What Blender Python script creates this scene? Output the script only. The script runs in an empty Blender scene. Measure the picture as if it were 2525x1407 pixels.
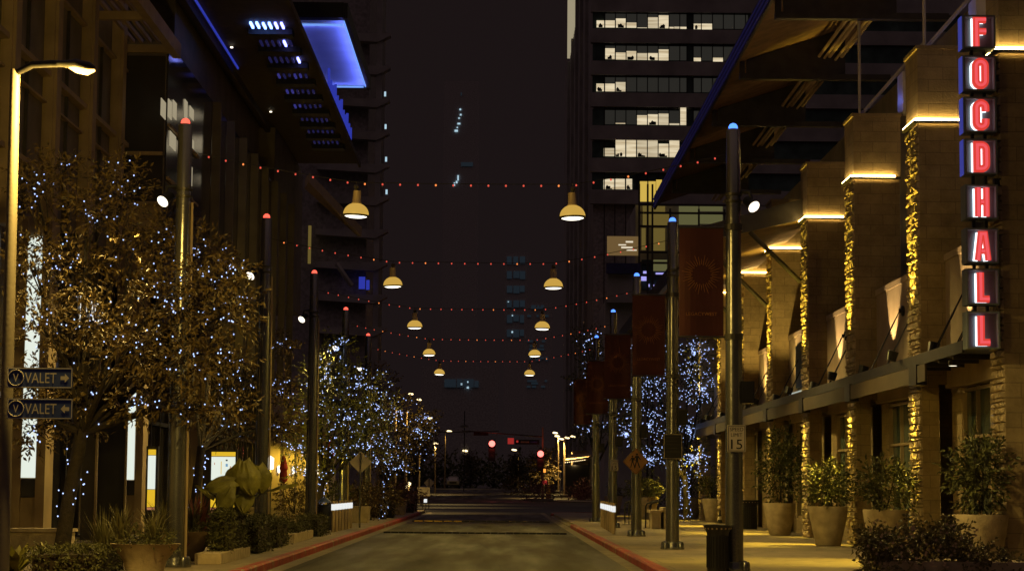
import bpy, math, random
from mathutils import Vector, Matrix
random.seed(11)
R = random.uniform
sc = bpy.context.scene
sc.render.engine = 'CYCLES'

# ------------------------------------------------------------------ camera
F, CX, CY = 5000.0, 1262.5, 703.5            # focal length and centre in photo pixels
VPX, VPY, ROLL, CAMZ = 1230.0, 1200.0, math.radians(0.5), 1.5
fv = Vector(((VPX - CX) / F, -(VPY - CY) / F, -1.0)).normalized()
u0 = Vector((math.sin(ROLL), math.cos(ROLL), 0.0))
uv = (u0 - fv * u0.dot(fv)).normalized()
rv = fv.cross(uv)
RM = Matrix((rv, fv, uv))                     # camera -> world
cam = bpy.data.cameras.new('camera')
cam_ob = bpy.data.objects.new('camera', cam)
sc.collection.objects.link(cam_ob)
cam.sensor_width = 36.0
cam.lens = 36.0 * F / 2525.0
cam.clip_start, cam.clip_end = 0.5, 6000.0
cam_ob.matrix_world = Matrix.Translation((0, 0, CAMZ)) @ RM.to_4x4()
sc.camera = cam_ob

# ------------------------------------------------------------------ night sky
w = bpy.data.worlds.new('World'); sc.world = w; w.use_nodes = True
nt = w.node_tree; bg = nt.nodes['Background']
tc = nt.nodes.new('ShaderNodeTexCoord'); sx = nt.nodes.new('ShaderNodeSeparateXYZ')
rp = nt.nodes.new('ShaderNodeValToRGB')
nt.links.new(tc.outputs['Generated'], sx.inputs[0]); nt.links.new(sx.outputs['Z'], rp.inputs[0])
rp.color_ramp.elements[0].position = 0.27; rp.color_ramp.elements[0].color = (0.0105, 0.0068, 0.0070, 1)
rp.color_ramp.elements[1].position = 0.55; rp.color_ramp.elements[1].color = (0.100, 0.065, 0.066, 1)
nt.links.new(rp.outputs[0], bg.inputs['Color']); bg.inputs['Strength'].default_value = 1.0

# ------------------------------------------------------------------ exposure / cycles
sc.view_settings.view_transform = 'Standard'; sc.view_settings.look = 'None'
sc.view_settings.exposure = 0.0; sc.view_settings.gamma = 1.0
cy = sc.cycles
cy.max_bounces = 4; cy.diffuse_bounces = 2; cy.glossy_bounces = 3; cy.transmission_bounces = 2
cy.caustics_reflective = False; cy.caustics_refractive = False
cy.sample_clamp_indirect = 2.0; cy.sample_clamp_direct = 0.0
cy.use_denoising = True
cy.use_adaptive_sampling = False

# ------------------------------------------------------------------ placing helpers
def P(px, py, Y):
    d = RM @ Vector(((px - CX) / F, -(py - CY) / F, -1.0))
    return Vector((0, 0, CAMZ)) + d * (Y / d.y)
def G(px, py, z=0.15):
    d = RM @ Vector(((px - CX) / F, -(py - CY) / F, -1.0))
    return Vector((0, 0, CAMZ)) + d * ((z - CAMZ) / d.z)
def gz(Y):                                    # the street climbs gently past the crossing
    t = min(1.0, max(0.0, (Y - 185.0) / 115.0))
    return 1.28 * t * t * (3 - 2 * t)

# ------------------------------------------------------------------ materials
def nodes(name):
    m = bpy.data.materials.new(name); m.use_nodes = True
    return m, m.node_tree, m.node_tree.nodes['Principled BSDF']
def M(name, col, rough=0.7, metal=0.0, var=0.3, scale=3.0, bump=0.0, bscale=40.0, spec=0.4, trans=0.0):
    m, t, b = nodes(name); N, L = t.nodes, t.links
    geo = N.new('ShaderNodeNewGeometry')
    nz = N.new('ShaderNodeTexNoise'); nz.inputs['Scale'].default_value = scale; nz.inputs['Detail'].default_value = 6
    L.new(geo.outputs['Position'], nz.inputs['Vector'])
    r = N.new('ShaderNodeValToRGB')
    r.color_ramp.elements[0].position = 0.3; r.color_ramp.elements[1].position = 0.7
    r.color_ramp.elements[0].color = [c * (1 - var) for c in col] + [1]
    r.color_ramp.elements[1].color = [min(1, c * (1 + var)) for c in col] + [1]
    L.new(nz.outputs['Fac'], r.inputs[0]); L.new(r.outputs[0], b.inputs['Base Color'])
    b.inputs['Roughness'].default_value = rough; b.inputs['Metallic'].default_value = metal
    b.inputs['Specular IOR Level'].default_value = spec
    if trans: b.inputs['Transmission Weight'].default_value = trans
    if bump:
        n2 = N.new('ShaderNodeTexNoise'); n2.inputs['Scale'].default_value = bscale; n2.inputs['Detail'].default_value = 5
        L.new(geo.outputs['Position'], n2.inputs['Vector'])
        bp = N.new('ShaderNodeBump'); bp.inputs['Strength'].default_value = bump; bp.inputs['Distance'].default_value = 0.02
        L.new(n2.outputs['Fac'], bp.inputs['Height']); L.new(bp.outputs[0], b.inputs['Normal'])
    return m
def E(name, col, s, sample=True):
    m, t, b = nodes(name)
    b.inputs['Base Color'].default_value = (0.02, 0.02, 0.02, 1)
    b.inputs['Emission Color'].default_value = list(col) + [1]
    b.inputs['Emission Strength'].default_value = s
    if not sample: m.cycles.emission_sampling = 'NONE'
    return m
def BRICK(name, col, bw, bh, mortar, mcol, rough=0.85, var=0.35, flat=False, bump=0.6):
    m, t, b = nodes(name); N, L = t.nodes, t.links
    geo = N.new('ShaderNodeNewGeometry'); s = N.new('ShaderNodeSeparateXYZ'); c = N.new('ShaderNodeCombineXYZ')
    L.new(geo.outputs['Position'], s.inputs[0])
    if flat:
        L.new(s.outputs['X'], c.inputs[0]); L.new(s.outputs['Y'], c.inputs[1])
    else:
        a = N.new('ShaderNodeMath'); a.operation = 'ADD'
        L.new(s.outputs['X'], a.inputs[0]); L.new(s.outputs['Y'], a.inputs[1])
        L.new(a.outputs[0], c.inputs[0]); L.new(s.outputs['Z'], c.inputs[1])
    br = N.new('ShaderNodeTexBrick'); L.new(c.outputs[0], br.inputs['Vector'])
    br.inputs['Scale'].default_value = 1.0; br.inputs['Brick Width'].default_value = bw; br.inputs['Row Height'].default_value = bh
    br.inputs['Mortar Size'].default_value = mortar; br.inputs['Mortar Smooth'].default_value = 0.4
    br.inputs['Color1'].default_value = [x * (1 - var) for x in col] + [1]
    br.inputs['Color2'].default_value = [x * (1 + var * 0.4) for x in col] + [1]
    br.inputs['Mortar'].default_value = list(mcol) + [1]
    nz = N.new('ShaderNodeTexNoise'); nz.inputs['Scale'].default_value = 2.2; nz.inputs['Detail'].default_value = 8
    nz.inputs['Roughness'].default_value = 0.7
    L.new(geo.outputs['Position'], nz.inputs['Vector'])
    r = N.new('ShaderNodeValToRGB'); r.color_ramp.elements[0].position = 0.3; r.color_ramp.elements[1].position = 0.7
    r.color_ramp.elements[0].color = (0.62, 0.6, 0.56, 1); r.color_ramp.elements[1].color = (1.15, 1.15, 1.15, 1)
    L.new(nz.outputs['Fac'], r.inputs[0])
    mx = N.new('ShaderNodeMix'); mx.data_type = 'RGBA'; mx.blend_type = 'MULTIPLY'; mx.inputs[0].default_value = 1.0
    L.new(br.outputs['Color'], mx.inputs[6]); L.new(r.outputs[0], mx.inputs[7])
    L.new(mx.outputs[2], b.inputs['Base Color']); b.inputs['Roughness'].default_value = rough
    n2 = N.new('ShaderNodeTexNoise'); n2.inputs['Scale'].default_value = 25; n2.inputs['Detail'].default_value = 6
    L.new(geo.outputs['Position'], n2.inputs['Vector'])
    ad = N.new('ShaderNodeMath'); ad.operation = 'SUBTRACT'
    L.new(n2.outputs['Fac'], ad.inputs[0]); L.new(br.outputs['Fac'], ad.inputs[1])
    bp = N.new('ShaderNodeBump'); bp.inputs['Strength'].default_value = bump; bp.inputs['Distance'].default_value = 0.015
    L.new(ad.outputs[0], bp.inputs['Height']); L.new(bp.outputs[0], b.inputs['Normal'])
    return m
def WORN(name, col, under, thr=0.58):         # paint worn off in patches
    m = M(name, col, 0.6, 0, 0.3, 2.0, 0.4, 50); t = m.node_tree; N, L = t.nodes, t.links; b = N['Principled BSDF']
    src = b.inputs['Base Color'].links[0].from_socket
    geo = N.new('ShaderNodeNewGeometry'); nz = N.new('ShaderNodeTexNoise'); nz.inputs['Scale'].default_value = 1.6
    nz.inputs['Detail'].default_value = 9; nz.inputs['Roughness'].default_value = 0.65
    L.new(geo.outputs['Position'], nz.inputs['Vector'])
    r = N.new('ShaderNodeValToRGB'); r.color_ramp.elements[0].position = thr; r.color_ramp.elements[1].position = thr + 0.08
    L.new(nz.outputs['Fac'], r.inputs[0])
    mx = N.new('ShaderNodeMix'); mx.data_type = 'RGBA'; L.new(r.outputs[0], mx.inputs[0])
    L.new(src, mx.inputs[6]); mx.inputs[7].default_value = list(under) + [1]
    L.new(mx.outputs[2], b.inputs['Base Color']); return m

def ASPHALT(name):                            # worn lanes along the street, speckle, fine cracks, patches, oily sheen
    m, t, b = nodes(name); N, L = t.nodes, t.links
    g = N.new('ShaderNodeNewGeometry')
    def noise(sc_, scale, det, lo, hi, c0, c1):
        mp = N.new('ShaderNodeMapping'); mp.inputs['Scale'].default_value = sc_
        n = N.new('ShaderNodeTexNoise'); n.inputs['Scale'].default_value = scale; n.inputs['Detail'].default_value = det
        r = N.new('ShaderNodeValToRGB'); r.color_ramp.elements[0].position = lo; r.color_ramp.elements[1].position = hi
        r.color_ramp.elements[0].color = list(c0)+[1]; r.color_ramp.elements[1].color = list(c1)+[1]
        L.new(g.outputs['Position'], mp.inputs[0]); L.new(mp.outputs[0], n.inputs['Vector']); L.new(n.outputs['Fac'], r.inputs[0])
        return r.outputs[0], n
    def mul(a, c):
        x = N.new('ShaderNodeMix'); x.data_type = 'RGBA'; x.blend_type = 'MULTIPLY'; x.inputs[0].default_value = 1
        L.new(a, x.inputs[6]); L.new(c, x.inputs[7]); return x.outputs[2]
    base, _ = noise((1, .05, 1), 1.3, 4, .35, .65, (.030, .0215, .0118), (.043, .031, .0165))
    speck, sn = noise((1, 1, 1), 38, 4, .3, .7, (.55, .55, .55), (1.4, 1.4, 1.4))
    patch, _ = noise((1, .25, 1), .45, 7, .36, .62, (.74, .74, .75), (1.06, 1.06, 1.06))
    v = N.new('ShaderNodeTexVoronoi'); v.feature = 'DISTANCE_TO_EDGE'; v.inputs['Scale'].default_value = .42
    mp = N.new('ShaderNodeMapping'); mp.inputs['Scale'].default_value = (1, .45, 1); nz = N.new('ShaderNodeTexNoise'); nz.inputs['Scale'].default_value = 2.5
    ad = N.new('ShaderNodeVectorMath'); ad.operation = 'ADD'
    L.new(g.outputs['Position'], mp.inputs[0]); L.new(mp.outputs[0], ad.inputs[0]); L.new(nz.outputs['Color'], ad.inputs[1]); L.new(ad.outputs[0], v.inputs['Vector'])
    cr = N.new('ShaderNodeValToRGB'); cr.color_ramp.elements[0].position = .004; cr.color_ramp.elements[1].position = .014
    cr.color_ramp.elements[0].color = (.3, .3, .3, 1); L.new(v.outputs['Distance'], cr.inputs[0])
    L.new(mul(mul(mul(base, speck), patch), cr.outputs[0]), b.inputs['Base Color'])
    rr, _ = noise((1, .08, 1), 1.1, 3, .35, .65, (.50, .50, .50), (.85, .85, .85)); L.new(rr, b.inputs['Roughness'])
    bp = N.new('ShaderNodeBump'); bp.inputs['Strength'].default_value = .8; bp.inputs['Distance'].default_value = .02
    L.new(sn.outputs['Fac'], bp.inputs['Height']); L.new(bp.outputs[0], b.inputs['Normal']); return m

WARM = (1.0, 0.69, 0.13)
AMBER = (1.0, 0.69, 0.07)
mt = dict(
    asphalt=ASPHALT('worn asphalt'),
    fasciam=M('canopy fascia', (0.075, 0.055, 0.032), 0.7, 0, 0.25, 1.0, 0.2, 20),
    bushleaf=M('bush leaves', (0.15, 0.13, 0.045), 0.5, 0, 0.8, 9),
    cross=M('dark asphalt', (0.040, 0.038, 0.036), 0.7, 0, 0.3, 0.5, 0.6, 40),
    ground=M('ground', (0.05, 0.045, 0.035), 0.9, 0, 0.3, 0.2),
    pave=BRICK('paving', (0.25, 0.20, 0.13), 1.5, 1.5, 0.012, (0.12, 0.10, 0.07), 0.75, 0.2, True, 0.3),
    gutter=M('gutter concrete', (0.17, 0.14, 0.10), 0.8, 0, 0.3, 1.5, 0.4, 40),
    red_kerb=WORN('red kerb paint', (0.27, 0.032, 0.024), (0.24, 0.18, 0.11), 0.54),
    kerb=M('kerb concrete', (0.2, 0.17, 0.12), 0.8, 0, 0.3, 2, 0.4, 40),
    stone=BRICK('pier stone', (0.35, 0.265, 0.14), 0.62, 0.26, 0.007, (0.20, 0.15, 0.085), 0.9, 0.12),
    rough=M('split stone', (0.36, 0.28, 0.17), 0.95, 0, 0.45, 6, 1.0, 22),
    plaster=M('plaster', (0.42, 0.33, 0.23), 0.85, 0, 0.14, 1.5, 0.25, 30),
    darkmetal=M('dark metal', (0.06, 0.055, 0.05), 0.45, 0.6, 0.25, 3, 0.1, 60),
    pole=M('brushed pole', (0.21, 0.21, 0.20), 0.27, 0.85, 0.25, 1.2, 0.15, 20),
    black=M('black paint', (0.012, 0.012, 0.013), 0.45, 0, 0.2),
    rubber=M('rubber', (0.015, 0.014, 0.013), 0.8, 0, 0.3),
    bronze=M('bronze panel', (0.17, 0.145, 0.115), 0.6, 0.2, 0.25, 1.2, 0.15, 25),
    tan=M('tan metal', (0.36, 0.27, 0.155), 0.55, 0.2, 0.2, 1.5, 0.1, 30),
    glass=M('dark glass', (0.055, 0.052, 0.052), 0.08, 0, 0.15, 0.5, spec=0.7),
    shopglass=M('shop glass', (0.06, 0.095, 0.085), 0.10, 0, 0.5, 0.6, spec=0.6),
    tower=M('tower concrete', (0.30, 0.285, 0.285), 0.85, 0, 0.25, 0.4),
    concrete=M('cast concrete', (0.43, 0.345, 0.22), 0.85, 0, 0.22, 5, 0.35, 35),
    soil=M('soil', (0.03, 0.02, 0.013), 0.95),
    bark=M('bark', (0.028, 0.021, 0.015), 0.9, 0, 0.4, 12, 0.9, 40),
    leaf=M('leaves', (0.098, 0.066, 0.020), 0.5, 0, 0.85, 7),  # wide leaf-to-leaf tone swing paints in the lamp highlights
    leaf_g=M('green leaves', (0.075, 0.078, 0.02), 0.5, 0, 0.8, 9),
    hedge=M('hedge leaves', (0.075, 0.075, 0.025), 0.6, 0, 0.6, 4),
    ear=M('ear leaves', (0.19, 0.175, 0.035), 0.45, 0, 0.3, 5, 0.4, 18),
    redleaf=M('red leaves', (0.14, 0.035, 0.025), 0.5, 0, 0.5, 4),
    grass=M('grass blades', (0.10, 0.09, 0.035), 0.6, 0, 0.5, 5),
    pinkgrass=M('pink grass', (0.16, 0.08, 0.06), 0.8, 0, 0.5, 1.5),
    banner=M('banner cloth', (0.062, 0.016, 0.016), 0.9, 0, 0.15, 2, 0.2, 60),
    gold=M('banner gold', (0.24, 0.10, 0.03), 0.8),
    signwhite=M('sign white', (0.55, 0.50, 0.42), 0.5, 0, 0.12),
    signback=M('sign back', (0.70, 0.60, 0.38), 0.5, 0.0, 0.15, 2),
    signblue=M('sign blue', (0.045, 0.07, 0.22), 0.5, 0, 0.15),
    signyellow=M('sign yellow', (0.40, 0.20, 0.06), 0.5, 0, 0.15),
    signink=M('sign ink', (0.012, 0.012, 0.012), 0.6),
    yellow=M('yellow paint', (0.55, 0.36, 0.06), 0.6, 0, 0.3),
    wood=M('soffit wood', (0.20, 0.125, 0.065), 0.7, 0, 0.35, 2.2, 0.3, 12),
    redcloth=M('red cloth', (0.30, 0.03, 0.025), 0.9),
    carpaint=M('car paint', (0.45, 0.42, 0.34), 0.3, 0.3, 0.05),
    white_panel=E('lit panel', (0.92, 1.0, 0.88), 0.85),
    yel_panel=E('lit yellow panel', (1.0, 0.62, 0.03), 0.75),
    pink_panel=E('lit salmon panel', (0.85, 0.33, 0.16), 0.55),
    blue_mark=E('lit blue mark', (0.25, 0.55, 0.85), 0.6),
    office=E('office light', (1.0, 0.88, 0.66), 0.80, False),
    office2=E('office light dim', (1.0, 0.85, 0.55), 0.33, False),
    office0=E('dim glass reflection', (0.9, 0.85, 0.7), 0.022, False),
    atrium=E('atrium light', (1.0, 0.68, 0.12), 0.62, False),
    atrium2=E('atrium light dim', (0.95, 0.68, 0.16), 0.13, False),
    farblue=E('far blue window', (0.35, 0.55, 0.75), 0.026, False),
    farblue2=E('far bright window', (0.55, 0.8, 0.95), 0.8, False),
    led=E('warm strip', (1.0, 0.66, 0.20), 34.0),
    ledcore=E('warm strip core', (1.0, 0.80, 0.45), 9.0),
    redneon=E('red letter', (1.0, 0.065, 0.045), 0.72),
    pinkneon=E('red tube', (1.0, 0.11, 0.13), 0.88),
    whiteneon=E('white halo', (0.84, 0.94, 1.0), 2.3),
    cab=M('sign cabinet', (0.17, 0.195, 0.215), 0.6, 0.1, 0.1, 2),
    redled=E('red bulb', (1.0, 0.11, 0.07), 0.8, False),
    orangeled=E('orange bulb', (1.0, 0.26, 0.06), 1.3, False),
    fairy=E('fairy bulb', (0.42, 0.55, 1.0), 2.0, False),
    redcap=E('red dome', (1.0, 0.10, 0.06), 2.0),
    bluecap=E('blue dome', (0.07, 0.22, 1.0), 2.4),
    lampglass=E('lamp shade', (0.95, 0.57, 0.10), 0.60),
    lampdisc=E('lamp disc', (1.0, 0.93, 0.74), 3.0),
    flood=E('flood lens', (1.0, 0.88, 0.66), 2.5),
    sodium=E('street lens', (1.0, 0.60, 0.15), 6.0),
    sodiumfar=E('far street lens', (1.0, 0.76, 0.38), 3.0, False),
    bluestrip=E('blue strip', (0.10, 0.08, 0.6), 0.04),
    bluelamp=E('blue lamp', (0.22, 0.25, 1.0), 5.0),
    blueled=E('blue led', (0.16, 0.30, 1.0), 6.0),
    bluedim=E('blue lamp dim', (0.09, 0.09, 0.6), 0.30, False),
    bluefaint=E('blue lamp faint', (0.08, 0.08, 0.5), 0.10, False),
    bluefin=E('blue fin glow', (0.06, 0.09, 0.9), 0.38, False),
    blueside=E('blue side', (.13,.15,.9), .28),
    reflect=E('emissive white band', (0.86, 0.88, 0.86), 0.95),
    signalred=E('signal red', (1.0, 0.16, 0.13), 3.2),
    redsign=E('lit red sign', (0.9, 0.06, 0.05), 0.35, False),
    orange=E('hand signal', (1.0, 0.35, 0.05), 1.4, False),
    brand=E('shop letters', (1.0, 0.98, 0.9), 1.0, False),
)
mt['lens_white'] = E('warm window', (1.0, 0.92, 0.66), 0.5, False)
mt['bluewhite'] = M('blue lit ceiling', (0.75, 0.78, 0.85), 0.7, 0, 0.08, 0.8)

# ------------------------------------------------------------------ mesh builder
ORG = {}
class MB:
    def __init__(s): s.v = []; s.f = []; s.k = []; s.cur = 0
    def add(s, vs, fs):
        o = len(s.v); s.v += [Vector(p) for p in vs]
        for q in fs: s.f.append([o + i for i in q]); s.k.append(s.cur)
        return s
    def quad(s, *p): return s.add(p, [list(range(len(p)))])
    def box(s, x0, x1, y0, y1, z0, z1):
        return s.add([(x0,y0,z0),(x1,y0,z0),(x1,y1,z0),(x0,y1,z0),(x0,y0,z1),(x1,y0,z1),(x1,y1,z1),(x0,y1,z1)],
                     [(3,2,1,0),(4,5,6,7),(0,1,5,4),(1,2,6,5),(2,3,7,6),(3,0,4,7)])
    def prism(s, poly, d):
        n = len(poly); d = Vector(d); a = [Vector(p) for p in poly]
        return s.add(a + [p + d for p in a], [list(range(n))[::-1], list(range(n, 2*n))] + [(i, (i+1) % n, n+(i+1) % n, n+i) for i in range(n)])
    def tube(s, pts, r, n=8, caps=True):
        pts = [Vector(p) for p in pts]; m = len(pts); rr = r if isinstance(r, (list, tuple)) else [r] * m
        o = len(s.v); up = None
        for i, p in enumerate(pts):
            t = (pts[min(i+1, m-1)] - pts[max(i-1, 0)]).normalized()
            if up is None:
                up = Vector((0,0,1)) if abs(t.z) < 0.9 else Vector((1,0,0))
            a = t.cross(up)
            if a.length < 1e-5: a = t.cross(Vector((0.3, 1, 0.2)))
            a.normalize(); b = a.cross(t); up = b
            for k in range(n):
                th = 2*math.pi*k/n; s.v.append(p + (a*math.cos(th) + b*math.sin(th)) * rr[i])
        for i in range(m-1):
            for k in range(n):
                s.f.append([o+i*n+k, o+i*n+(k+1) % n, o+(i+1)*n+(k+1) % n, o+(i+1)*n+k]); s.k.append(s.cur)
        if caps:
            s.f.append([o+k for k in range(n)][::-1]); s.k.append(s.cur)
            s.f.append([o+(m-1)*n+k for k in range(n)]); s.k.append(s.cur)
        return s
    def lathe(s, prof, c=(0,0,0), n=24, mat=None, caps=True):
        c = Vector(c); o = len(s.v); m = len(prof)
        for r, z in prof:
            for k in range(n):
                th = 2*math.pi*k/n; q = Vector((r*math.cos(th), r*math.sin(th), z))
                s.v.append(c + (mat @ q if mat else q))
        for i in range(m-1):
            for k in range(n):
                s.f.append([o+i*n+k, o+i*n+(k+1) % n, o+(i+1)*n+(k+1) % n, o+(i+1)*n+k]); s.k.append(s.cur)
        if caps and prof[0][0] > 1e-4: s.f.append([o+k for k in range(n)][::-1]); s.k.append(s.cur)
        if caps and prof[-1][0] > 1e-4: s.f.append([o+(m-1)*n+k for k in range(n)]); s.k.append(s.cur)
        return s
    def leaf(s, p, d, nrm, L, W):
        d = d.normalized(); sd = d.cross(nrm)
        if sd.length < 1e-4: sd = d.cross(Vector((0.31, 0.7, 0.2)))
        sd.normalize(); fold = sd.cross(d) * (W * 0.25)
        return s.add([p, p + d*L*0.45 + sd*W*0.5 + fold, p + d*L, p + d*L*0.45 - sd*W*0.5 + fold], [(0,1,2),(0,2,3)])
    def cloud(s, c, r, n, L, W, shell=0.5, droop=0.25):
        c = Vector(c); r = Vector(r) if not isinstance(r, (int, float)) else Vector((r, r, r))
        i = 0
        while i < n:                                       # short twigs of leaves, so that clumps and gaps appear
            q = Vector((random.gauss(0,1), random.gauss(0,1), random.gauss(0,1))).normalized() * (R(0,1) ** shell)
            p = c + Vector((q.x*r.x, q.y*r.y, q.z*r.z))
            dr = (q + Vector((R(-.7,.7), R(-.7,.7), R(-.5,.7)))).normalized()
            for k in range(random.randint(3, 7)):
                d = (dr + Vector((R(-1,1), R(-1,1), R(-1,1) - droop))).normalized()
                s.leaf(p + dr*(k*L*0.45), d, Vector((R(-1,1), R(-1,1), R(-.2,1))), L*R(.7,1.25), W*R(.7,1.25)); i += 1
        return s
    def build(s, name, mat, parent=None, smooth=False):
        o = Vector((0,0,0))
        if parent is not None: o = ORG[parent.name]
        else:
            xs = [p.x for p in s.v]; ys = [p.y for p in s.v]; zs = [p.z for p in s.v]
            o = Vector(((min(xs)+max(xs))/2, (min(ys)+max(ys))/2, min(zs)))
        me = bpy.data.meshes.new(name)
        me.from_pydata([tuple(p - o) for p in s.v], [], s.f)
        for q in (mat if isinstance(mat, (list, tuple)) else [mat]): me.materials.append(q)
        if any(s.k): me.polygons.foreach_set('material_index', s.k)
        if smooth:
            me.polygons.foreach_set('use_smooth', [True] * len(me.polygons))
            if hasattr(me, 'set_sharp_from_angle'): me.set_sharp_from_angle(angle=math.radians(40))
        me.update()
        ob = bpy.data.objects.new(name, me); sc.collection.objects.link(ob)
        ORG[ob.name] = o.copy()
        if parent is not None: ob.parent = parent
        else: ob.location = o
        return ob
def tag(o, label=None, cat=None, group=None, kind=None):
    if label: o['label'] = label
    if cat: o['category'] = cat
    if group: o['group'] = group
    if kind: o['kind'] = kind
    return o
def thing(name, label, cat, loc, group=None):
    o = bpy.data.objects.new(name, None); sc.collection.objects.link(o)
    o.location = loc; o.empty_display_size = 0.2; ORG[o.name] = Vector(loc)
    return tag(o, label, cat, group)
def dup(o, loc=None, label=None, parent=None):
    c = o.copy(); sc.collection.objects.link(c)
    if loc is not None: c.location = loc
    ORG[c.name] = Vector(loc) if loc is not None else (ORG[parent.name] if parent else ORG[o.name])
    if label: c['label'] = label
    if parent is not None: c.parent = parent
    for ch in list(o.children): dup(ch, None, None, c)
    return c
def lamp(parent, kind, loc, power, col, target=None, angle=90, blend=0.6, radius=0.06, size=None):
    l = bpy.data.lights.new('lamp_light', kind); l.energy = power; l.color = col
    if kind == 'SPOT': l.spot_size = math.radians(angle); l.spot_blend = blend; l.shadow_soft_size = radius
    elif kind == 'POINT': l.shadow_soft_size = radius
    elif kind == 'AREA': l.shape = 'RECTANGLE'; l.size, l.size_y = size
    o = bpy.data.objects.new('lamp_light', l); sc.collection.objects.link(o)
    loc = Vector(loc)
    if parent is not None: o.parent = parent; o.location = loc - ORG[parent.name]
    else: o.location = loc
    if target is not None:
        o.rotation_euler = (Vector(target) - loc).to_track_quat('-Z', 'Y').to_euler()
    return o
def text(name, s, c, wd, ht, xd, ud, mat, parent, depth=0.006):
    cu = bpy.data.curves.new('t', 'FONT'); cu.body = s; cu.size = 1.0; cu.extrude = 0.0; cu.resolution_u = 3
    ob = bpy.data.objects.new('t', cu); sc.collection.objects.link(ob)
    dg = bpy.context.evaluated_depsgraph_get(); me = ob.evaluated_get(dg).to_mesh()
    vs = [v.co.copy() for v in me.vertices]; fs = [list(p.vertices) for p in me.polygons]
    ob.evaluated_get(dg).to_mesh_clear(); bpy.data.objects.remove(ob); bpy.data.curves.remove(cu)
    x0 = min(v.x for v in vs); x1 = max(v.x for v in vs); y0 = min(v.y for v in vs); y1 = max(v.y for v in vs)
    xd = Vector(xd).normalized(); ud = Vector(ud).normalized(); nd = xd.cross(ud); c = Vector(c)
    mb = MB(); pts = [c + xd*((v.x-(x0+x1)/2)/(x1-x0)*wd) + ud*((v.y-(y0+y1)/2)/(y1-y0)*ht) + nd*depth for v in vs]
    mb.add(pts, fs)
    return mb.build(name, mat, parent)
XA, YA, ZA = Vector((1,0,0)), Vector((0,1,0)), Vector((0,0,1))
ORD = ['nearest', 'second nearest', 'middle', 'fourth', 'farthest']
# ================================================================== ground and street
def strip(name, x0, x1, y0, y1, dz, mat, step=10.0):
    b = MB(); n = max(1, int((y1 - y0) / step))
    for i in range(n):
        a, c = y0 + (y1-y0)*i/n, y0 + (y1-y0)*(i+1)/n
        b.quad((x0, a, gz(a)+dz), (x1, a, gz(a)+dz), (x1, c, gz(c)+dz), (x0, c, gz(c)+dz))
    return tag(b.build(name, mat), kind='structure')
strip('ground', -700, 700, -20, 2500, -0.012, mt['ground'], 20)
strip('road', -3.80, 2.40, 4, 119, 0.0, mt['asphalt'])
strip('cross_street', -200, 200, 119, 196, -0.004, mt['cross'])
strip('far_road', -7.5, 3.2, 196, 900, 0.0, mt['asphalt'])
for x0, x1 in ((-4.09, -3.80), (2.40, 2.68)):
    strip('gutter', x0, x1, 4, 119, 0.005, mt['gutter'])
b = MB().box(-14, -4.24, 4, 118, 0, 0.148); tag(b.build('sidewalk', mt['pave']), kind='structure')
b = MB().box(2.84, 12, 4, 112, 0, 0.148); tag(b.build('sidewalk', mt['pave']), kind='structure')
def kerb(x0, x1, pts, mat, top=0.152):
    b = MB(); sgn = 1 if x1 > x0 else -1
    prof = [(x0, 0.0), (x0, top-0.03), (x0 + 0.03*sgn, top), (x1, top), (x1, 0.0)]
    for i in range(len(pts)-1):
        (y0, o0), (y1, o1) = pts[i], pts[i+1]
        for k in range(4):
            (a, za), (c, zc) = prof[k], prof[k+1]
            b.quad((a+o0, y0, za), (a+o1, y1, za), (c+o1, y1, zc), (c+o0, y0, zc))
    (ya, oa), (yb, ob_) = pts[0], pts[-1]
    b.add([(p+oa, ya, z) for p, z in prof], [[0,1,2,3,4]]); b.add([(p+ob_, yb, z) for p, z in prof], [[4,3,2,1,0]])
    return tag(b.build('kerb', mat), kind='structure')
kerb(-4.09, -4.26, [(y, 0) for y in range(4, 104, 10)] + [(108, -.05), (112, -.3), (115, -.8), (117.5, -1.8)], mt['red_kerb'])
kerb(2.68, 2.86, [(y, 0) for y in range(4, 79, 8)], mt['red_kerb'])
kerb(2.68, 2.86, [(78, 0), (90, 0), (100, 0), (105, 0)], mt['kerb'], 0.06)
kerb(2.68, 2.86, [(105, 0), (108, .1), (111, .5), (113, 1.4), (114, 3)], mt['red_kerb'])
# black strips stand in for the shaded steps of the raised crossing
for Y, lab, y0 in ((65.6, 'long low black strip as the shaded step nearest across the street', 0), (87.5, 'low black strip as a shaded step with yellow edging, farther along the street', 1)):
    t = thing('step_strip', lab, 'step strip', (-0.7, Y, 0.004), 'shaded step strips across the street')
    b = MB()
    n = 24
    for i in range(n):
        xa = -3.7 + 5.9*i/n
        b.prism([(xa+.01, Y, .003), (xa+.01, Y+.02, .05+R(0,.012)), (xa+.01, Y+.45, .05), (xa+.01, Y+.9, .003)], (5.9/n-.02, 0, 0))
    b.build('shaded_step', mt['rubber'], t)
    if y0:
        b = MB()
        for i in range(5): b.box(-3.6+i*.42, -3.25+i*.42, Y-.03, Y-.005, .01, .062)
        for i in range(10): b.box(-3.6+i*.58, -3.35+i*.58, Y+.1, Y+.4, .0505, .056)
        b.build('yellow_edging', mt['yellow'], t)

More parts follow.
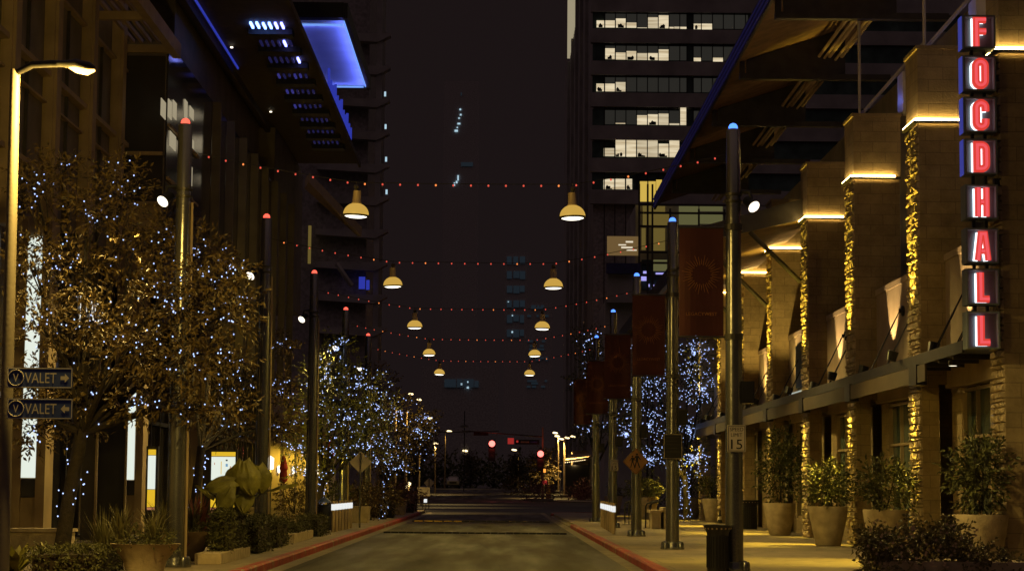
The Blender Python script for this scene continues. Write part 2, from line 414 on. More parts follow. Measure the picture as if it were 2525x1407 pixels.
# ================================================================== food hall building (right)
fh = thing('food_hall', 'stone food hall with tall lit piers, canopy and soaring steel roof', 'building', (9.5, 60, 0.15))
PY = [35.25, 42.2, 50.0, 57.6, 65.2, 72.8, 80.4, 88.0]
HL = 9.24
def pier(i, Y, dep):
    b = MB()
    xr = 9.15 if i else 9.5
    b.box(8.80, xr, Y, Y+dep, 0.15, 3.7)
    b.box(8.80, 9.93, Y+.012, Y+dep, 3.7, HL-.04)
    b.box(8.775, 9.95, Y-.05, Y+dep+.03, HL+.06, 10.78)
    b.box(8.74, 9.98, Y-.08, Y+dep+.06, 10.78, 10.86)
    o = b.build('pier', mt['stone'], fh)
    b = MB(); z = 0.15
    while z < HL - .1:                                       # split-faced courses on the street side
        h = min(R(.06, .20), HL - .06 - z); y = Y
        while y < Y + dep - .02:
            wd = min(R(.14, .46), Y + dep - y)
            if Y + dep - y - wd < .15: wd = Y + dep - y
            e = [R(-.008, .05) for _ in range(5)]
            g = .008
            A = [(8.80, y+g, z+g), (8.80, y+wd-g, z+g), (8.80, y+wd-g, z+h-g), (8.80, y+g, z+h-g)]
            I = [(8.775-e[0], y+.018, z+.018), (8.775-e[1], y+wd-.018, z+.018), (8.775-e[2], y+wd-.018, z+h-.018), (8.775-e[3], y+.018, z+h-.018)]
            C = (8.765-e[4]*1.3, y+wd*R(.35,.65), z+h*R(.35,.65))
            b.add(A + I + [C], [(0,4,7,3),(1,2,6,5),(0,1,5,4),(3,7,6,2),(4,5,8),(5,6,8),(6,7,8),(7,4,8)])
            y += wd
        z += h
    b.build('split_stone_face', mt['rough'], o)
    b = MB(); b.box(8.66, 9.93 if i else 9.9, Y-.14, Y-.055, HL-.04, HL+.0); b.box(8.66, 8.765, Y-.14, Y+dep, HL-.04, HL+.0)
    b.build('light_ledge', mt['darkmetal'], o)
    b = MB(); b.box(8.70, 9.80, Y-.12, Y-.075, HL+.003, HL+.05); b.box(8.69, 8.735, Y-.07, Y+dep-.02, HL+.003, HL+.05)
    b.build('light_strip', mt['led'], o)
for i, Y in enumerate(PY): pier(i, Y, 0.85 if i == 0 else 1.2)
# lower storey walls standing between the piers, windows below the canopy
WX = 9.32
for i in range(len(PY)-1):
    y0, y1 = PY[i] + (0.85 if i == 0 else 1.2), PY[i+1]
    b = MB(); b.box(WX, WX+.35, y0+.01, y1+.2, 3.62, 6.28); b.box(WX-.03, WX+.38, y0+.012, y1+.19, 6.28, 6.42)
    b.build('parapet_panel', mt['plaster'], fh)
    b = MB(); b.box(WX+.1, WX+.4, y0+.01, y1-.01, .15, .62); b.box(WX+.1, WX+.4, y0+.01, y0+.5, .62, 3.6); b.box(WX+.1, WX+.4, y1-.9, y1-.01, .62, 3.6)
    b.build('base_wall', mt['stone'], fh)
    ya, yb = y0+.5, y1-.9
    wn = MB().box(WX+.2, WX+.22, ya, yb, .62, 3.6).build('window', mt['shopglass'], fh)
    f = MB(); nb = 4
    for k in range(nb+1):
        y = ya + (yb-ya)*k/nb; wd = .05 if k % 2 else .09
        f.box(WX+.12, WX+.198, max(ya, y-wd/2), min(yb, y+wd/2), .62, 3.6)
    for z in (.62, 1.55, 2.55, 3.5):
        f.box(WX+.13, WX+.196, ya+.05, yb-.05, z, z+.06)
    f.build('frame', mt['tan'], wn)
b = MB(); b.box(10.2, 14.0, 30, 96, 0.15, 9.0); b.box(11.2, 14.0, 30, 96, 9.0, 13.0)
b.build('rear_wall', mt['bronze'], fh)
MB().box(WX+.17, WX+.195, 38.5, 39.1, 2.80, 3.06).build('lit_screen', mt['white_panel'], fh)
# street canopy
b = MB(); b.box(8.50, 9.30, 37.0, 112, 4.06, 4.20); b.box(8.46, 8.50, 37.0, 112, 4.02, 4.24)
for i in range(60): b.box(8.52, 9.29, 38+i*1.22, 38.08+i*1.22, 3.96, 4.058)
can = b.build('canopy', mt['darkmetal'], fh)
b = MB()
for i in range(len(PY)):
    if i:
        ys = PY[i] - (2.1 if i == 1 else .6); MB().box(8.42, 8.458, ys, PY[i+1]-1.37 if i+1 < len(PY) else 111, 3.66, 4.0).build('fascia', mt['fasciam'], can)
for Y in PY[1:]: MB().box(8.40, 8.62, Y-1.35, Y-.62, 3.62, 4.03).build('bracket', mt['darkmetal'], can)
for i in range(len(PY)-1):
    for y in (PY[i]+2.4, PY[i]+4.4):
        b = MB(); b.lathe([(.12,0),(.12,.05),(.05,.07),(.05,.12)], (WX, y, 5.62), 12, Matrix.Rotation(-math.pi/2, 3, 'Y'))
        for dy in (-.05, .12): b.tube([(WX-.1, y, 5.62), (8.52, y+dy, 4.2)], .013, 6)
        b.build('tie_rod', mt['black'], fh)
# roof
def sof(x): return 13.72 + (x-6.7)*0.33
b = MB(); b.prism([(6.72, 40, sof(6.72)), (10.6, 40, sof(10.6)), (10.6, 40, sof(10.6)+.25), (6.72, 40, sof(6.72)+.25)], (0, 47, 0))
roof = b.build('roof', mt['wood'], fh)
b = MB(); b.box(6.62, 6.70, 40, 87.2, 13.52, 14.1); b.build('edge_fascia', mt['darkmetal'], roof)
b = MB()
for k in range(3): b.box(6.585, 6.615, 40, 87.2, 13.60+.17*k, 13.64+.17*k)
b.build('blue_strip', mt['bluestrip'], roof)
for Y in PY[2:]+[42.3]:
    if Y > 86: continue
    b = MB()
    b.prism([(7.05, Y, 13.42), (9.9, Y, 13.42), (9.9, Y, sof(9.9)-.01), (7.05, Y, sof(7.05)-.01)], (0, .14, 0))
    b.box(6.85, 11.2, Y-.06, Y+.2, 13.26, 13.42); b.box(6.85, 7.0, Y, Y+.14, 13.42, sof(6.9))
    b.build('truss', mt['darkmetal'], roof)
b = MB()
for x, z, r in ((9.15, 13.95, .05), (9.3, 13.9, .04), (9.45, 13.95, .06), (9.62, 13.85, .04), (9.8, 13.95, .06)):
    b.tube([(x, 40, z), (x, 87, z)], r, 6)
b.build('conduit', mt['tan'], roof)
for Y in PY[:3]:
    b = MB(); b.tube([(9.0, Y+.3, 10.86), (9.0, Y+.3, 13.3)], .04, 6); b.tube([(9.05, Y+.5, 10.9), (10.7, Y+.5, 12.8)], .05, 6)
    b.box(10.0, 10.25, Y-.2, Y+.5, 10.9, 11.9)
    b.build('roof_brace', mt['signwhite'], roof)
# sloped awning with struts between the farther piers
b = MB(); b.prism([(5.95, 58.6, 8.66), (9.25, 58.6, 9.45), (9.25, 58.6, 9.9), (5.95, 58.6, 8.95)], (0, 40, 0))
aw = b.build('awning', mt['wood'], fh)
b = MB(); b.prism([(5.9, 58.45, 8.64), (9.25, 58.45, 9.43), (9.25, 58.45, 10.05), (5.9, 58.45, 9.1)], (0, .145, 0)); b.box(5.8, 5.945, 58.45, 98.6, 8.6, 9.12)
b.build('awning_fascia', mt['darkmetal'], aw)
for Y in PY[3:7]: MB().tube([(8.72, Y+1.0, 7.5), (7.25, Y+1.0, 8.95)], .07, 8).build('strut', mt['darkmetal'], aw)
# lights on the building: uplights on the canopy, downlights below it
def downlight(x, y, pw, tgt, an, bl=.8):
    d_ = MB().lathe([(.085,3.86),(.085,3.96)], (x, y, 0), 14).build('downlight', mt['darkmetal'], fh)
    MB().lathe([(.0,3.852),(.075,3.856)], (x, y, 0), 14).build('lens', mt['flood'], d_)
    lamp(fh, 'SPOT', (x, y, 3.84), pw, AMBER, tgt, an, bl, .04)
for i, Y in enumerate(PY):
    if i == 0: continue
    for (y, tgt, pw, an, x) in ((Y+.60, (8.80, Y+.60, 7.6), 2000, 34, 8.30), (Y-2.1, (WX, Y-2.2, 6.1), 360, 56, 8.60)):
        MB().lathe([(.0,-.1),(.10,-.1),(.12,.1),(.0,.12)], (x, y, 4.32), 10, Matrix.Rotation(.25, 3, 'Y')).build('uplight', mt['black'], fh)
        lamp(fh, 'SPOT', (x, y, 4.46), pw, AMBER if y > Y else (1.0, .66, .26), tgt, an, 0.75 if y > Y else .35, .03)
    downlight(8.57, Y+.62, 1000, (8.79, Y+.62, 1.0), 40)
for Y, pw in ((38.4, 2500), (50.2, 3100), (62.5, 3100), (74.5, 2900), (86.5, 2500), (98.5, 2500)):
    downlight(8.60, Y, pw, (6.0, Y, 0), 74, .8)
# floods on the brightly lit farther pier fronts and the roof underside
for Y in PY[4:7]: lamp(fh, 'SPOT', (8.9, Y-2.2, 4.4), 420, (1.0, .68, .18), (9.35, Y, 8.0), 62, .8, .05)
for y, z, pw in ((45, 4.5, 90), (53, 4.5, 90), (61, 9.8, 40), (70, 9.8, 40)): lamp(fh, 'SPOT', (8.2, y, z), pw, (1.0, .56, .2), (8.3, y+3, 14), 80, .9, .1)
lamp(fh, 'POINT', (9.6, 43.2, 11.2), 20, (.2, .25, 1.0), None, radius=.08)
lamp(fh, 'POINT', (9.6, 35.6, 11.2), 30, (.2, .25, 1.0), None, radius=.08)
lamp(fh, 'POINT', (9.6, 51.0, 11.4), 8, (.2, .25, 1.0), None, radius=.08)
# tube sign on the third bay
t = thing('shop_sign', 'dark shop sign of upright glass tubes over the canopy between piers', 'sign', (9.1, 60.2, 4.25))
b = MB().box(WX-.12, WX-.004, 59.3, 62.6, 4.35, 6.0); b.build('back_board', mt['black'], t)
b = MB()
for k in range(11): b.tube([(WX-.16, 59.4+k*.3, 4.6), (WX-.16, 59.4+k*.3, 5.9)], .05, 6)
b.build('tube', mt['cab'], t)
b = MB().box(8.9, 9.0, 59.4, 62.4, 4.36, 4.42); b.build('lamp_bar', E('sign bar', (.8,.95,.9), .5), t)

# ------------------------------------------------------------------ FOOD HALL blade sign
sg = thing('blade_sign', 'vertical FOOD HALL sign of eight boxes with red letters', 'sign', (8.42, 35.2, 6.2))
def ribbon(b, pts, w, y0, y1, close=False):                  # flat stroke in the x-z plane with mitred joints
    q = [Vector(p) for p in pts]; pts = [p for i, p in enumerate(q) if i == 0 or (p - q[i-1]).length > 1e-4]
    if close and (pts[0] - pts[-1]).length < 1e-4: pts.pop()
    n = len(pts); L, Rr = [], []
    for i, p in enumerate(pts):
        a = pts[(i-1) % n] if (i or close) else None; c = pts[(i+1) % n] if (i < n-1 or close) else None
        p = Vector(p); d1 = (p - Vector(a)).normalized() if a is not None else None; d2 = (Vector(c) - p).normalized() if c is not None else None
        d = ((d1 or d2) + (d2 or d1)).normalized(); nn = Vector((-d.y, d.x)); k = 1.0 / max(.4, nn.dot(Vector((-(d1 or d2).y, (d1 or d2).x))))
        L.append(p + nn*w*k); Rr.append(p - nn*w*k)
    V = []
    for q in (y0, y1): V += [(p.x, q, p.y) for p in L] + [(p.x, q, p.y) for p in Rr]
    fs = []; m = n if close else n-1; o2 = 2*n
    for i in range(m):
        j = (i+1) % n
        fs += [(i, n+i, n+j, j), (o2+i, o2+j, o2+n+j, o2+n+i), (i, j, o2+j, o2+i), (n+i, o2+n+i, o2+n+j, n+j)]
    if not close: fs += [(0, o2, o2+n, n), (n-1, 2*n-1, o2+2*n-1, o2+n-1)]
    b.add(V, fs)
def arc(cx, cz, rx, rz, a0, a1, n=6): return [(cx+rx*math.cos(math.radians(a0+(a1-a0)*i/n)), cz+rz*math.sin(math.radians(a0+(a1-a0)*i/n))) for i in range(n+1)]
def letter(ch):                                              # strokes in a unit 1 wide, 2.1 high cell (half sizes .5, 1.05)
    X, Z, q = .33, .86, .33
    O = arc(X-q, Z-q, q, q, 0, 90) + arc(-X+q, Z-q, q, q, 90, 180) + arc(-X+q, -Z+q, q, q, 180, 270) + arc(X-q, -Z+q, q, q, 270, 360)
    if ch == 'O': return [(O, True)]
    if ch == 'C': return [([(X, .28)] + O[1:6] + O[7:20] + O[21:27] + [(X, -.28)], False)]
    if ch == 'D': return [([(-X, Z)] + arc(X-q, Z-q, q, q, 90, 0) + arc(X-q, -Z+q, q, q, 0, -90) + [(-X, -Z)], True)]
    if ch == 'F': return [([(-.26, -1.08), (-.26, .9), (.44, .9)], False), ([(-.05, .06), (.44, .06)], False)]
    if ch == 'H': return [([(-.3, -1.03), (-.3, 1.03)], False), ([(.3, -1.03), (.3, 1.03)], False), ([(-.11, 0), (.11, 0)], False)]
    if ch == 'A': return [([(-.38, -1.03), (-.15, .86), (.15, .86), (.38, -1.03)], False), ([(-.13, -.38), (.13, -.38)], False)]
    if ch == 'L': return [([(-.22, 1.03), (-.22, -Z), (.4, -Z)], False)]
boxes = [(2424,40,121,'F'),(2425,139,226,'O'),(2427,241,328,'C'),(2429,344,431,'D'),(2431,456,541,'H'),(2433,563,650,'A'),(2434,663,752,'L'),(2436,768,860,'L')]
SY = 35.15
for px, ya, yb, ch in boxes:
    c0, c1 = P(px, ya, SY), P(px, yb, SY); cx = 8.40; z1, z0 = c0.z, c1.z; zc = (z0+z1)/2; hw = .285
    b = MB()                                                  # open cabinet: back, four rims
    b.box(cx-hw, cx+hw, SY+.10, SY+.30, z0, z1)
    b.box(cx-hw, cx-hw+.03, SY-.07, SY+.098, z0, z1); b.box(cx+hw-.03, cx+hw, SY-.07, SY+.098, z0, z1)
    b.box(cx-hw+.031, cx+hw-.031, SY-.07, SY+.098, z1-.03, z1); b.box(cx-hw+.031, cx+hw-.031, SY-.07, SY+.098, z0, z0+.03)
    cb = b.build('sign_box', mt['cab'], sg)
    S = .245
    cell = [( [(cx+.02+u*S, zc+v*S) for u, v in st], cl) for st, cl in letter(ch)]
    b = MB()
    HW = dict(O=.262, C=.262, D=.25, F=.215, H=.205, A=.195, L=.24)[ch]
    for st, cl in cell: ribbon(b, [Vector(p) for p in st], HW*S, SY-.05, SY+.03, cl)
    b.build('letter', mt['redneon'], cb)
    b = MB()
    for st, cl in cell:
        ribbon(b, [Vector(p) for p in st], .095*S, SY-.066, SY-.0505, cl)
    b.build('neon_tube', mt['pinkneon'], cb)
    b = MB()                                                  # white halo lamps behind the letter
    for k, (st, cl) in enumerate(cell): ribbon(b, [Vector(p)+Vector((-.030, -.008)) for p in st], (HW-.03)*S, SY+.058+.002*k, SY+.064+.002*k, cl)
    if ch in 'OCD': b.box(cx-.02, cx+.055, SY+.052, SY+.056, zc-.55*S, zc+.55*S)
    b.build('halo_light', mt['whiteneon'], cb)
for py in (130, 232, 336, 445, 552, 656, 760):
    z = P(2430, py, SY).z
    for x in (8.28, 8.50): MB().box(x, x+.05, SY+.12, SY+.2, z-.10, z+.10).build('bracket', mt['black'], sg)
for py in (190, 445, 710):
    z = P(2430, py, SY).z; MB().box(8.68, 9.0, SY+.14, SY+.24, z-.06, z+.06).build('wall_bracket', mt['black'], sg)
for px, ya, yb, ch in boxes[:4]:
    b = MB(); b.box(8.102, 8.113, SY+.02, SY+.28, P(px, yb, SY).z, P(px, ya, SY).z)
    b.build('blue_side_glow', mt['blueside'], sg)  # emissive plates put the blue light onto the box sides

# ================================================================== lamp poles
PYS = [33.75, 45.75, 57.75, 69.75, 81.75]
LX, RX, PH = -5.33, 3.90, 7.62
def make_pole(x, Y, side, label):
    red = side < 0
    t = thing('lamp_pole', label, 'lamp pole', (x, Y, .15), 'red-domed lamp poles' if red else 'blue-domed lamp poles')
    b = MB(); b.lathe([(.155,.17),(.15,.5),(.14,3.5),(.128,5.6),(.118,7.50),(.10,7.53)], (x, Y, 0), 24); b.build('shaft', mt['pole'], t, True)
    b = MB(); b.lathe([(.27,.15),(.27,.19),(.19,.20),(.17,.30),(.155,.31)], (x, Y, 0), 20); b.build('base_plate', mt['pole'], t, True)
    for k in range(4):
        a = math.pi/4 + k*math.pi/2; b = MB()
        b.lathe([(.075,.15),(.075,.27),(.06,.31),(0,.33)], (x+.235*math.cos(a), Y+.235*math.sin(a), 0), 10)
        b.build('bolt_cover', mt['pole'], t, True)
    b = MB(); b.lathe([(.078,7.53),(.078,7.555)] + [(.078*math.cos(q*.26), 7.555+.078*math.sin(q*.26)) for q in range(1, 7)], (x, Y, 0), 16)
    b.build('dome_light', mt['redcap' if red else 'bluecap'], t, True)
    s = side
    b = MB()
    for z in (6.28, 6.40): b.lathe([(.15,z),(.15,z+.035)], (x, Y, 0), 20)
    b.build('clamp_band', mt['darkmetal'], t)
    # flood lamp on the pavement side
    hx, hy, hz = x + s*.33, Y-.12, 6.20
    d = Vector((s*.40, -.62, -.55)).normalized(); qm = d.to_track_quat('Z', 'Y').to_matrix()
    b = MB(); b.tube([(x+s*.12, Y, 6.48), (x+s*.27, Y-.03, 6.46), (x+s*.31, Y-.06, 6.3)], .03, 8)
    b.lathe([(.05,-.26),(.085,-.22),(.10,-.04),(.115,0)], (hx, hy, hz), 16, qm); fl = b.build('flood_lamp', mt['black'], t, True)
    b = MB(); b.lathe([(.0,.012),(.06,.010),(.105,.004)], (hx, hy, hz), 16, qm); b.build('lens', mt['flood'], fl)
    lamp(t, 'SPOT', Vector((hx, hy, hz)) + d*.05, 230 *4.4 if not red else 1000, (1.0, .71, .20), Vector((hx, hy, hz)) + Vector((s*.6, -.32 if not red else -.5, -.85)), 112 if not red else 95, .8, .08)
    if not red:
        b = MB(); b.box(x+.10, x+.33, Y-.11, Y+.11, 2.92, 3.28); b.box(x+.12, x+.31, Y-.13, Y-.105, 2.95, 3.25)
        b.build('speaker', mt['black'], t)
        for z in (4.02, 5.86): b = MB(); b.tube([(x-.1, Y, z), (x-.93, Y, z)], .018, 8); b.lathe([(.155,z-.05),(.155,z+.05)], (x, Y, 0), 16); b.build('banner_arm', mt['darkmetal'], t)
    else:
        b = MB(); b.tube([(x+.175, Y-.02, .2), (x+.165, Y-.02, 3.5), (x+.15, Y-.02, 6.2)], .022, 6); b.build('conduit', mt['tan'], t)
    return t
rpoles = []
for i, Y in enumerate(PYS):
    make_pole(LX, Y, -1, '%s steel lamp pole with red dome opposite the food hall' % ORD[i].capitalize())
    rpoles.append(make_pole(RX, Y, 1, '%s steel lamp pole with blue dome beside the food hall' % ORD[i].capitalize()))
# banners
for i, Y in enumerate(PYS):
    x0, x1, z0, z1 = RX-.91, RX-.17, 4.04, 5.84
    t = thing('banner', 'dark red banner with sun emblem on the %s blue-domed lamp pole' % ORD[i], 'banner', ((x0+x1)/2, Y, z0), 'red banners on the blue-domed poles')
    b = MB(); n = 8
    for k in range(n):
        a, c = k/n, (k+1)/n
        f = lambda q: Y - .02*math.sin(q*6.0 + i)
        b.prism([(x0+(x1-x0)*a, f(a), z0), (x0+(x1-x0)*c, f(c), z0), (x0+(x1-x0)*c, f(c), z1), (x0+(x1-x0)*a, f(a), z1)], (0, .012, 0))
    b.build('cloth', mt['banner'], t)
    b = MB(); cx, cz = (x0+x1)/2, z0 + 1.02
    for k in range(36):
        a = 2*math.pi*k/36; l0, l1 = .155 + .02*(k % 2), .265 + .035*((k*7) % 3)
        u = Vector((math.cos(a), 0, math.sin(a))); v = Vector((-math.sin(a), 0, math.cos(a)))
        c = Vector((cx, Y-.035, cz))
        b.add([c+u*l0-v*.006, c+u*l0+v*.006, c+u*l1+v*.003, c+u*l1-v*.003], [(0,1,2,3)])
    b.build('sun_emblem', mt['gold'], t)
    text('lettering', 'LEGACYWEST', (cx, Y-.035, z0+.36), .52, .055, XA, ZA, mt['gold'], t)

# ================================================================== hanging lamps and bulb strings
HXL, HXR, HZ = -2.44, 1.20, 6.56
for i, Y in enumerate(PYS):
    st = thing('string_light', 'string of red bulbs over the street between the %s pair of lamp poles' % ORD[i], 'string lights', ((LX+RX)/2, Y, 6.4), 'red bulb strings over the street')
    path = [Vector((LX+.13, Y, 7.06)), Vector((HXL, Y, HZ+.01)), Vector((HXR, Y, HZ+.01)), Vector((RX-.13, Y, 7.10))]
    b = MB(); pts = []
    for a, c, sag in ((0,1,.03), (1,2,.012), (2,3,.03)):
        for k in range(8):
            q = k/8; p = path[a].lerp(path[c], q); p.z -= sag*4*q*(1-q); pts.append(p)
    pts.append(path[3]); b.tube(pts, .007, 5); b.build('cable', mt['black'], st)
    length = [0.0]
    for a, c in zip(pts, pts[1:]): length.append(length[-1] + (c-a).length)
    s = .28; k = 0; proto = {}
    while s < length[-1] - .1:
        j = max(q for q in range(len(length)) if length[q] <= s); f = (s - length[j]) / (length[j+1] - length[j])
        p = pts[j].lerp(pts[j+1], f) - Vector((0, 0, .028))
        mk = 'orangeled' if (k*7 + i*3) % 11 in (3, 8) else 'redled'
        if mk not in proto:
            b = MB(); b.lathe([(0,-.018),(.012,-.013),(.016,0),(.012,.013),(.005,.018)], tuple(p), 8)
            o = b.build('bulb', mt[mk], st); proto[mk] = (o, p)
        else:
            o, p0 = proto[mk]; c = o.copy(); sc.collection.objects.link(c); c.parent = st; c.location = p - p0
        s += .297 * R(.985, 1.015); k += 1
    for x, sd in ((HXL, 'left'), (HXR, 'right')):
        if i == 0 and sd == 'left' or True:
            zt = HZ
            t = thing('pendant_lamp', 'yellow dome pendant lamp of the %s pair, nearer the %s-domed poles' % (ORD[i], 'red' if sd == 'left' else 'blue'), 'pendant lamp', (x, Y, 5.96), 'dome lamps hung over the street')
            tilt = Matrix.Rotation(R(-.05, .05), 3, 'Y') @ Matrix.Rotation(R(-.01, .03), 3, 'X')
            b = MB(); b.lathe([(.0,.575),(.035,.565),(.05,.53),(.035,.495),(.02,.47)], (x, Y, 5.96), 12); b.tube([(x, Y, 6.55), (x, Y, HZ+.02)], .01, 6)
            b.build('hook', mt['darkmetal'], t, True)
            b = MB(); b.lathe([(.035,.47),(.066,.465),(.072,.28),(.086,.262),(.08,.248)], (x, Y, 5.96), 16, tilt); b.build('neck', mt['tan'], t, True)
            b = MB(); b.lathe([(.06,.258)] + [(.215*math.cos(q), (.07 + .19*math.sin(q))) for q in (1.25,1.1,.95,.8,.65,.5,.35,.2,.1,0)] + [(.213,.06)], (x, Y, 5.96), 24, tilt)
            b.build('shade', mt['lampglass'], t, True)
            b = MB(); b.lathe([(.214,.062),(.232,.058),(.232,.035),(.205,.032)], (x, Y, 5.96), 24, tilt); b.build('rim', mt['black'], t, True)
            b = MB(); b.lathe([(0,.004),(.12,.012),(.20,.036)], (x, Y, 5.96), 24, tilt); b.build('diffuser', mt['lampdisc'], t, True)
            lamp(t, 'SPOT', (x, Y, 5.93), 440, WARM, (x, Y, 0), 164, .45, .15)
# ================================================================== shops on the left
sb = thing('shop_building', 'dark glass shop building with tan columns, pergola and big blue-lit overhang', 'building', (-12, 60, .15))
MX = -10.55
b = MB(); b.box(-16, MX-.05, 24, 56.0, 7.4, 17); b.box(-16, -11.6, 24, 120, .15, 7.4); b.box(-16, -9.45, 56.2, 84, 7.4, 13.9)
b.build('upper_wall', mt['bronze'], sb)
for Y in (38.0, 42.2, 46.2, 50.3, 54.2):                      # tall columns with pale edges
    b = MB(); b.box(MX-.05, MX+.28, Y-.05, Y+.42, 6.9, 15.0); b.box(MX+.02, MX+.21, Y-.11, Y-.052, 6.9, 15.0); b.build('column', mt['tan'], sb)
for z, h, d in ((13.0, .07, .10), (10.93, .12, .16), (10.25, .05, .08), (8.6, .12, .14)):
    MB().box(MX-.045, MX+d, 26, 55.9, z-h, z).build('ledge', mt['tan'], sb)
for k in range(7):
    MB().box(MX-.045, MX+.03, 28+k*4.1, 28.08+k*4.1, 7.5, 13).build('seam_rib', mt['darkmetal'], sb)
# pergola of slats
pg = MB().box(-9.30, -9.08, 26, 56.4, 13.45, 13.85).build('pergola_beam', mt['tan'], sb)
for Y in (34.5, 43.2, 51.9, 55.9):
    MB().box(MX+.01, -9.31, Y-.09, Y+.09, 13.5, 13.72).build('cross_beam', mt['tan'], pg)
b = MB()
for k in range(5):
    x = MX + .2 + k*.235
    b.box(x, x+.085, 26, 55.7, 13.73, 13.83)
b.build('slat', mt['tan'], pg)
# wall that turns toward the street
for y, z0, z1 in ((56.0, 8.5, 9.2), (55.94, 9.22, 9.32), (55.94, 10.62, 10.72), (56.0, 6.9, 8.3)): MB().box(MX+.02, -9.47, y, 56.19, z0, z1).build('spandrel_panel', mt['tan'], sb)
MB().box(MX+.02, -9.47, 56.05, 56.19, 9.33, 13.45).build('window', mt['glass'], sb)
b = MB().box(-9.44, -9.41, 56.3, 84, 6.0, 13.9); b.build('glass_wall', mt['glass'], sb)
for k in range(8): MB().box(-9.40, -9.12, 65+3.4*k, 65.12+3.4*k, 5.5, 13.85).build('fin', mt['bronze'], sb)
for z in (7.2, 8.6, 10.0, 11.5): MB().box(-9.40, -9.33, 56.3, 62, z, z+.08).build('ledge', mt['tan'], sb)
def litwin(pxa, pxb, pya, pyb, mat):
    X = -9.39
    ya = X*F/(pxa-35-VPX); yb = X*F/(pxb-35-VPX)
    z1 = CAMZ + (VPY-pya)*((ya+yb)/2)/F; z0 = CAMZ + (VPY-pyb)*((ya+yb)/2)/F
    return MB().box(X-.01, X+.01, ya, yb, z0, z1).build('lit_window', mat, sb)
for q in ((413,425,247,290),(431,440,247,292),(443,452,250,292),(472,479,247,292),(485,495,265,292),(437,452,331,368),(480,497,340,370),(479,495,408,455)):
    litwin(*q, mt['office2'])
# eaves of the overhang with its louvred blue lamps
b = MB(); b.box(-12, -6.72, 58, 94, 16.5, 16.62); b.box(-6.72, -6.62, 58, 94.4, 16.38, 16.62); b.box(-9.9, -9.7, 58, 94.2, 16.2, 16.5)
ov = b.build('overhang', M('overhang metal', (.055,.04,.03), .7), sb)
b = MB(); b.box(-9.55, -9.5, 60, 72, 16.38, 16.45); b.build('blue_strip', mt['bluefin'], ov)
rows = [64.9, 67.6, 70.3, 73.2, 76.2, 79.2, 82.2, 85.0, 87.6]
for r, Y in enumerate(rows):
    for k in range(6):
        x = -8.25 + k*.20
        if r == 0: m = mt['blueled'] if k < 4 else mt['bluelamp']
        elif r == 1: m = mt['bluelamp'] if k == 4 else mt['bluefaint']
        elif r == 2: m = mt['bluelamp'] if k == 5 else mt['bluefaint']
        else: m = mt['bluedim'] if (r < 6 and random.random() < .35) else mt['bluefaint']
        y0 = Y + (0 if r else R(-.05,.05)); ln = .75 if r < 3 else R(.3,.7)
        bb = MB().prism([(x, y0, 16.42), (x+.07, y0, 16.42), (x+.07, y0+ln, 16.42), (x, y0+ln, 16.42)], (0, 0, .07)); bb.build('blue_lamp', m, ov)
    MB().box(-8.4, -6.95, Y+.95, Y+1.6, 16.30, 16.49).build('louvre', mt['black'], ov)
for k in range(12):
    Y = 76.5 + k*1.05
    MB().box(-6.70, -6.60, Y, Y+.12, 16.63, 17.15 + .25*(k % 3 == 0)).build('blue_fin', mt['bluefin'], ov)  # fins emit in place of the blue light falling on them
for x, y, z in ((-9.3, 68.5, 16.4), (-9.3, 80.5, 16.4)):
    MB().lathe([(0,0),(.05,0.0),(.05,.04)], (x, y, z), 8).build('ceiling_light', mt['flood'], ov)
# second overhang: white ceiling washed by blue strips
b = MB(); b.box(-10.5, -6.22, 78, 91.6, 19.7, 20.1); ce = b.build('blue_ceiling', mt['bluewhite'], sb)
b = MB(); b.box(-10.5, -6.1, 91.6, 91.9, 19.6, 20.2); b.box(-6.2, -6.05, 77.6, 91.9, 19.6, 20.2); b.box(-10.5, -6.2, 77.5, 77.99, 19.6, 20.2)
b.build('ceiling_edge', mt['black'], ce)
b = MB(); b.box(-6.28, -6.23, 78.2, 91.4, 19.62, 19.68); b.box(-9.5, -6.35, 91.48, 91.56, 19.62, 19.68); b.box(-9.5, -6.35, 79.0, 79.08, 19.62, 19.68)
b.build('blue_strip', E('blue cove', (.20, .40, 1.0), .9), ce)
for x, y, sx_, sy_, pw, tx, ty in ((-6.32, 84.8, .1, 13, 62, -7.2, 84.8), (-8, 91.3, 3.5, .1, 12, -8, 90.2), (-8, 79.2, 3.5, .1, 12, -8, 80.2), (-8.6, 84.8, .3, 12, 20, -8.4, 84.8)):
    lamp(sb, 'AREA', (x, y, 19.42), pw, (.12, .17, 1.0), (tx, ty, 19.9), size=(sx_, sy_) if abs(tx-x) < .5 and abs(ty-y) > .5 else (sy_, sx_))
MB().box(-16, -10.2, 62, 94, 13.95, 34).build('tower_wall', mt['bronze'], sb)
MB().box(-16, -9.5, 84, 96, 9.5, 16.4).build('tower_wall', mt['bronze'], sb)
b = MB(); b.prism([(-9.4, 96, 15.6), (-7.4, 104, 14.3), (-7.2, 104, 14.3), (-9.2, 96, 15.9)], (0,.2,.5)); b.build('eave_beam', mt['tan'], sb)
